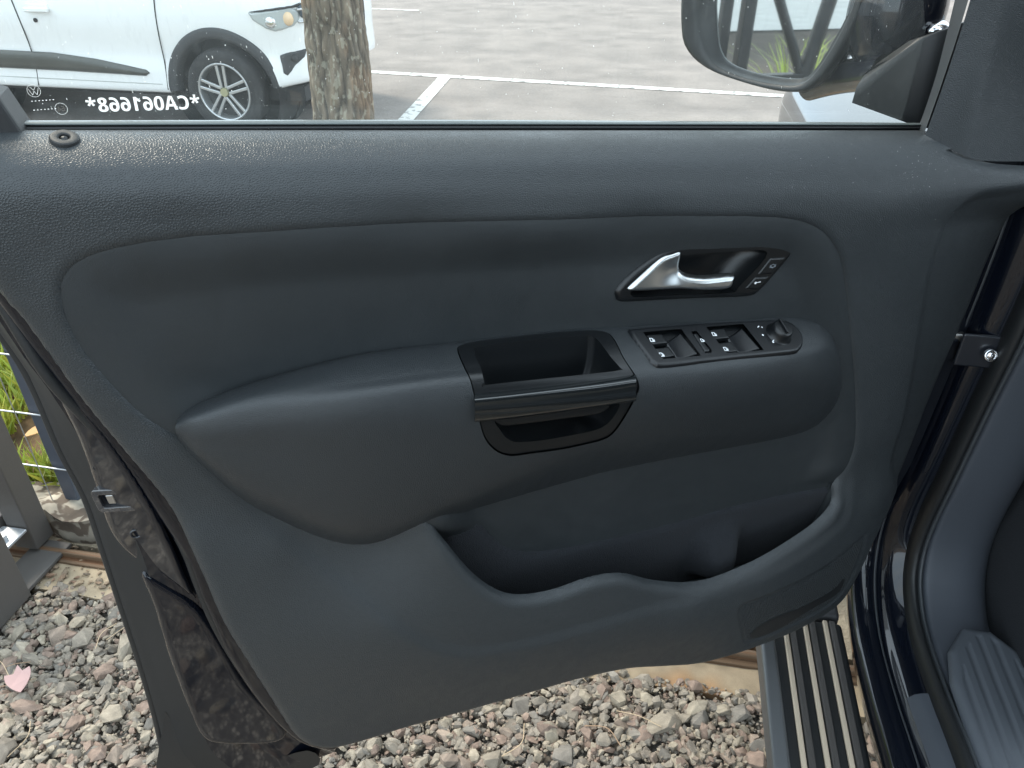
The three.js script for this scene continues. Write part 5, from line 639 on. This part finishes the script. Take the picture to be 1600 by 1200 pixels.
{
  const mk = (x, z, label) => { const f = tag(group('fence_post', [x, 0, z]), label, 'fence post', 'wire fence posts'); mesh('post', box(0.04, 1.7, 0.04, 0, 0.85, 0, 0.003), blueM, f); return f; };
  mk(-1.405, -1.3, 'blue-grey square steel post holding the wire fence behind the gate');
  const fence = tag(group('wire_fence', [-1.405, 0, -1.3]), 'galvanised wire mesh fence in front of the grass', 'fence');
  for (let k = 0; k < 9; k++) mesh('wire', tube([[0.06, 0.02 + k * 0.167, 0.03], [-0.7, 0.023 + k * 0.167, 0.025], [-2.4, 0.02 + k * 0.167, 0.03]], 0.0024, 20, 6), galv, fence);
  for (let k = 0; k < 16; k++) mesh('wire', tube([[-0.045 - k * 0.15, 0.02, 0.034], [-0.045 - k * 0.15, 0.8, 0.034], [-0.045 - k * 0.15, 1.5, 0.034]], 0.0014, 12, 5), galv, fence);
  const foot = tag(mesh('stone_footing', (() => { const g = new THREE.BoxGeometry(3.4, 0.14, 0.13, 170, 12, 8).translate(-2.95, 0.005, -1.28); const p = g.attributes.position, uv = g.attributes.uv; for (let i = 0; i < p.count; i++) { const x = p.getX(i), y = p.getY(i), z = p.getZ(i); p.setZ(i, z + 0.06 * (fbm(x * 8 + 60, y * 12 + 8, 9999, 4, 131) - 0.5)); p.setY(i, y + 0.06 * (fbm(x * 7 + 60, z * 9 + 40, 9999, 4, 135) - 0.5)); uv.setXY(i, x * 1.5, (y + z) * 1.5); } g.computeVertexNormals(); return g; })(), std(col(0.80, 0.76, 0.72), 0.95, { map: tex(512, (x, y) => { const n = fbm(x * 10, y * 10, 10, 5, 141), s = sstep(0.5, 0.62, fbm(x * 22, y * 30, 220, 3, 145)); const v = 0.34 + 0.5 * n; return [v * lerp(1, 0.62, s), v * lerp(0.97, 0.56, s), v * lerp(0.9, 0.5, s)]; }, true) })), 'rough weathered stone footing under the wire fence', 'footing');
  // bank of soil and grass behind
  const bank = structure(mesh('grass_bank', (() => { const g = new THREE.PlaneGeometry(7, 2.9, 80, 40).rotateX(-Math.PI / 2).translate(-4.72, 0, -2.78); const p = g.attributes.position, uv = g.attributes.uv; for (let i = 0; i < p.count; i++) { const x = p.getX(i), z = p.getZ(i); p.setY(i, 0.025 + 0.05 * sstep(-1.45, -1.9, z) + 0.05 * (fbm(x * 4 + 70, z * 4 + 70, 9999, 3, 151) - 0.5)); uv.setXY(i, x, z); } g.computeVertexNormals(); return g; })(), std(col(0.5, 0.42, 0.32), 0.95, { map: soilT })));
  const bl = new THREE.BufferGeometry(); bl.setAttribute('position', new THREE.Float32BufferAttribute([-0.004, 0, 0, 0.004, 0, 0, 0.004, 0.05, 0.008, -0.003, 0.05, 0.008, 0.001, 0.1, 0.03], 3)); bl.setAttribute('uv', new THREE.Float32BufferAttribute([0, 0, 1, 0, 1, 0.5, 0, 0.5, 0.5, 1], 2)); bl.setIndex([0, 1, 2, 0, 2, 3, 3, 2, 4]); bl.computeVertexNormals();
  const n = 34000, im = new THREE.InstancedMesh(bl, phys(col(0.34, 0.40, 0.07), 0.7, { transmission: 0.35, thickness: 0 }), n), o = new THREE.Object3D(), cc = new THREE.Color();
  for (let i = 0; i < n; i++) { const x = -1.25 - 2.6 * rnd(), z = -1.36 - 2.1 * Math.pow(rnd(), 1.3); if (fbm(x * 3 + 33, z * 3 + 33, 9999, 2, 155) < 0.22) { i--; continue; } o.position.set(x, 0.03 + 0.05 * sstep(-1.45, -1.9, z), z); o.rotation.set(rr(-0.5, 0.5), rr(0, 6.3), rr(-0.4, 0.4)); o.scale.set(rr(0.8, 1.6), rr(0.5, 1.3), 1); o.updateMatrix(); im.setMatrixAt(i, o.matrix); const s = rr(0.7, 1.3); cc.setRGB(s * rr(0.85, 1.25), s, s * 0.8); im.setColorAt(i, cc); }
  im.name = 'lawn_grass'; tag(im, 'bright yellow-green grass behind the wire fence', 'grass', null, 'stuff'); scene.add(im);
  const dl = new THREE.Shape(); dl.moveTo(0, -0.06); dl.quadraticCurveTo(0.045, 0, 0, 0.07); dl.quadraticCurveTo(-0.045, 0, 0, -0.06);
  for (const [x, z, ry, s] of [[-1.56, -1.46, 0.6, 1], [-1.53, -1.56, 2.0, 1.2], [-1.66, -1.52, 3.1, 1.1], [-1.7, -1.75, 4.2, 1.3]]) { const q = tag(mesh('fallen_leaf', (() => { const g = new THREE.ExtrudeGeometry(dl, { depth: 0.002, bevelEnabled: false, steps: 1, curveSegments: 8 }); const p = g.attributes.position; for (let i = 0; i < p.count; i++) p.setZ(i, p.getZ(i) + 6 * p.getX(i) * p.getX(i)); g.computeVertexNormals(); return g.rotateX(-Math.PI / 2 + 0.25); })(), std(col(0.42, 0.24, 0.10), 0.8)), 'dry brown leaf lying in the grass behind the wire fence', 'leaf', 'dry leaves in the grass'); q.position.set(x, 0.10, z); q.rotation.y = ry; q.scale.setScalar(s); }
}
// gravel: the larger stones one by one, the rest as one mass
{
  const shapes = []; for (let k = 0; k < 9; k++) { const pts = []; for (let i = 0; i < 18; i++) { const v = new THREE.Vector3(rr(-1, 1), rr(-1, 1), rr(-1, 1)).normalize(); v.multiplyScalar(rr(0.8, 1.05)); v.y *= rr(0.55, 0.75); v.z *= 0.8; pts.push(v); } const g = new ConvexGeometry(pts); const p = g.attributes.position, uv = []; for (let i = 0; i < p.count; i++) uv.push(p.getX(i) * 0.3, p.getZ(i) * 0.3 + p.getY(i) * 0.3); g.setAttribute('uv', new THREE.Float32BufferAttribute(uv, 2)); shapes.push(g); }
  const stoneT = tex(256, (x, y) => { const n = fbm(x * 10, y * 10, 10, 4, 161), s = hash(x * 256 | 0, y * 256 | 0, 9); const v = 0.78 + 0.35 * (n - 0.5) + 0.14 * (s - 0.5); return [v, v, v]; }, true);
  const tones = [[0.391, 0.338, 0.272], [0.352, 0.302, 0.245], [0.448, 0.382, 0.296], [0.409, 0.32, 0.252], [0.322, 0.288, 0.245], [0.496, 0.423, 0.323], [0.372, 0.27, 0.212]];
  const mats = tones.map(t => std(col(...t), 0.9, { map: stoneT, bumpMap: stoneT, bumpScale: 0.001 }));
  const o = new THREE.Object3D();
  const spots = [];
  const ok = (x, z) => z > -1.05 && !(x > 0.42);
  let tries = 0;
  const visible = (x, z) => (x < -0.62 && z > -1.06 && z < -0.45 && x > -1.75) || (x > -0.75 && x < 0.26 && z < -0.72 && z > -1.06);
  while (spots.length < 300 && tries++ < 9000) { const x = rr(-1.7, 0.26), z = rr(-1.05, -0.5); if (!visible(x, z)) continue; const s = 0.013 + 0.022 * Math.pow(rnd(), 2.0); if (spots.some(q => Math.hypot(q[0] - x, q[1] - z) < (q[2] + s) * 1.0)) continue; spots.push([x, z, s]); }
  for (const [x, z, s] of spots) { const m = new THREE.Mesh(shapes[Math.floor(rnd() * shapes.length)], mats[Math.floor(rnd() * mats.length)]); m.name = 'stone'; m.castShadow = m.receiveShadow = true; m.position.set(x, s * 0.30, z); m.rotation.set(rr(-0.4, 0.4), rr(0, 6.3), rr(-0.4, 0.4)); m.scale.set(s * rr(0.9, 1.5), s * rr(0.55, 0.9), s); gravelBase.add(m); }
  const cc = new THREE.Color(), whiteStone = std(col(1, 1, 1), 0.9, { map: stoneT });
  const pebbles = new THREE.Group(); 
  shapes.forEach((sh, k) => { const n = 5200, im = new THREE.InstancedMesh(sh, whiteStone, n);
    for (let i = 0; i < n; i++) { const near = rnd() < 0.72; const x = near ? rr(-1.9, 0.42) : rr(-4.5, 2.6), z = near ? rr(-1.07, -0.2) : rr(-1.07, 5.5); const s = near ? 0.0035 + 0.012 * Math.pow(rnd(), 2.6) : rr(0.012, 0.03); o.position.set(x, s * 0.1 - 0.004 + 0.012 * rnd() + 0.02 * (fbm(x * 3 + 50, z * 3 + 50, 997, 3, 81) - 0.5), z); o.rotation.set(rr(-0.7, 0.7), rr(0, 6.3), rr(-0.7, 0.7)); o.scale.set(s * rr(0.9, 1.5), s * rr(0.8, 1.1), s); o.updateMatrix(); im.setMatrixAt(i, o.matrix); const t = tones[Math.floor(rnd() * tones.length)], b = rr(0.8, 1.2); cc.setRGB(t[0] * b, t[1] * b, t[2] * b); im.setColorAt(i, cc); }
    im.name = 'gravel_fill'; im.userData.kind = 'stuff'; im.castShadow = im.receiveShadow = true; gravelBase.add(im); });
  { const n = 1500, im = new THREE.InstancedMesh(shapes[2], whiteStone, n); for (let i = 0; i < n; i++) { const x = rr(-2.2, -0.7), z = -1.08 - 0.24 * Math.pow(rnd(), 1.5), s = 0.002 + 0.009 * Math.pow(rnd(), 3); o.position.set(x, 0.004 + s * 0.3, z); o.rotation.set(rr(-0.5, 0.5), rr(0, 6.3), rr(-0.5, 0.5)); o.scale.set(s * rr(0.9, 1.5), s * 0.8, s); o.updateMatrix(); im.setMatrixAt(i, o.matrix); const t = tones[Math.floor(rnd() * tones.length)], b = rr(0.7, 1.1); cc.setRGB(t[0] * b * 1.1, t[1] * b * 0.95, t[2] * b * 0.8); im.setColorAt(i, cc); } im.name = 'loose_grit'; tag(im, 'loose brown grit scattered along the gate rail', 'grit', null, 'stuff'); scene.add(im); }
  // dry stalks
  const stM = std(col(0.50, 0.38, 0.25), 0.85);
  for (let k = 0; k < 18; k++) { const left = k < 7, x = left ? rr(-1.5, -0.95) : rr(-0.5, 0.22), z = left ? rr(-0.95, -0.55) : rr(-1.04, -0.84), a = rr(0, 6.3), l = rr(0.04, 0.13), b = rr(-0.02, 0.02); const q = mesh('dry_stalk', tube([[0, 0, 0], [Math.cos(a) * l * 0.5 - Math.sin(a) * b, 0.008, Math.sin(a) * l * 0.5 + Math.cos(a) * b], [Math.cos(a) * l, rr(0, 0.012), Math.sin(a) * l]], rr(0.0006, 0.0011), 14, 5), k % 3 ? stM : std(col(0.33, 0.22, 0.14), 0.9)); q.position.set(x, 0.020, z); tag(q, left ? 'thin dry plant stalk lying on the gravel near the gate' : 'thin dry plant stalk lying on the gravel below the door', 'twig', left ? 'dry stalks near the gate' : 'dry stalks below the door'); }
  { const sh = new THREE.Shape(); sh.moveTo(0, -0.03); sh.quadraticCurveTo(0.03, -0.005, 0.022, 0.02); sh.lineTo(0.008, 0.018); sh.lineTo(0, 0.036); sh.lineTo(-0.009, 0.017); sh.lineTo(-0.024, 0.018); sh.quadraticCurveTo(-0.028, -0.008, 0, -0.03); const g = new THREE.ExtrudeGeometry(sh, { depth: 0.0016, bevelEnabled: false, curveSegments: 8 }); const p = g.attributes.position; for (let i = 0; i < p.count; i++) p.setZ(i, p.getZ(i) + 9 * p.getX(i) * p.getX(i)); g.computeVertexNormals(); g.rotateX(-Math.PI / 2 + 0.2); const q = tag(mesh('fallen_leaf', g, std(col(0.45, 0.29, 0.27), 0.8)), 'pinkish dry leaf lying on the gravel', 'leaf'); q.position.set(-1.19, 0.035, -0.80); q.rotation.y = 0.7; }
}
// what the mirror shows: braced side fence, planting and a pale wall behind
{
  const wall = tag(mesh('boundary_wall', (() => { const B = bag(); B.add(new THREE.BoxGeometry(0.2, 2.6, 16).translate(-8.2, 1.3, 2.5)); return B.out(); })(), std(col(0.72, 0.72, 0.70), 0.9, { bumpMap: rep(fuzzT, 2), bumpScale: 0.004 })), 'pale rendered boundary wall beyond the braced fence', 'wall');
  structure(mesh('yard_ground', sheet(-9, -3.4, -4, 9, -0.02, 0.8), std(col(0.42, 0.40, 0.38), 0.95, { map: asphaltT })));
  const f = tag(group('braced_fence', [-2.4, 0, 0.2]), 'black steel fence bay with two crossing diagonal braces', 'fence'); const blackM = std(col(0.02, 0.02, 0.022), 0.5);
  mesh('post', box(0.045, 2.0, 0.045, 0, 1.0, -0.235, 0.004), blackM, f); mesh('post', box(0.06, 2.0, 0.05, 0.02, 1.0, -0.145, 0.004), blackM, f); mesh('post', box(0.06, 2.0, 0.06, 0, 1.0, 1.4, 0.004), blackM, f);
  mesh('brace', tube([[0, 0.66, 0.18], [0, 1.0, 0.0], [0, 2.0, -0.53]], 0.022, 8, 6), blackM, f); mesh('brace', tube([[0, 0.66, 0.175], [0, 1.0, 0.23], [0, 2.0, 0.38]], 0.032, 8, 6), blackM, f); mesh('rail', box(0.05, 0.045, 1.7, 0, 0.68, 0.6, 0.004), blackM, f);
  for (const [x, z] of [[-4.0, 1.14], [-4.1, 1.36], [-3.95, 1.55]]) { const pl = tag(group('border_plant', [x, 0, z]), 'yellow-green strappy border plant behind the braced fence', 'plant', 'border plants'); const B = bag(); for (let k = 0; k < 60; k++) { const a = rr(0, 6.3), l = rr(0.4, 0.8), t = rr(0.1, 0.35); const g = strip([0, 0.35, 0.7, 1].map(q => [-1, 0, 1].map(s => [Math.cos(a) * t * q * q * 1.6 - Math.sin(a) * s * 0.012 * (1 - q * 0.95), l * q * (1 - 0.25 * q), Math.sin(a) * t * q * q * 1.6 + Math.cos(a) * s * 0.012 * (1 - q * 0.95)]))); B.add(g); } mesh('leaves', B.out(), phys(col(0.30, 0.38, 0.05), 0.6, { transmission: 0.3, thickness: 0 }), pl); }
}

renderer.render(scene, camera);
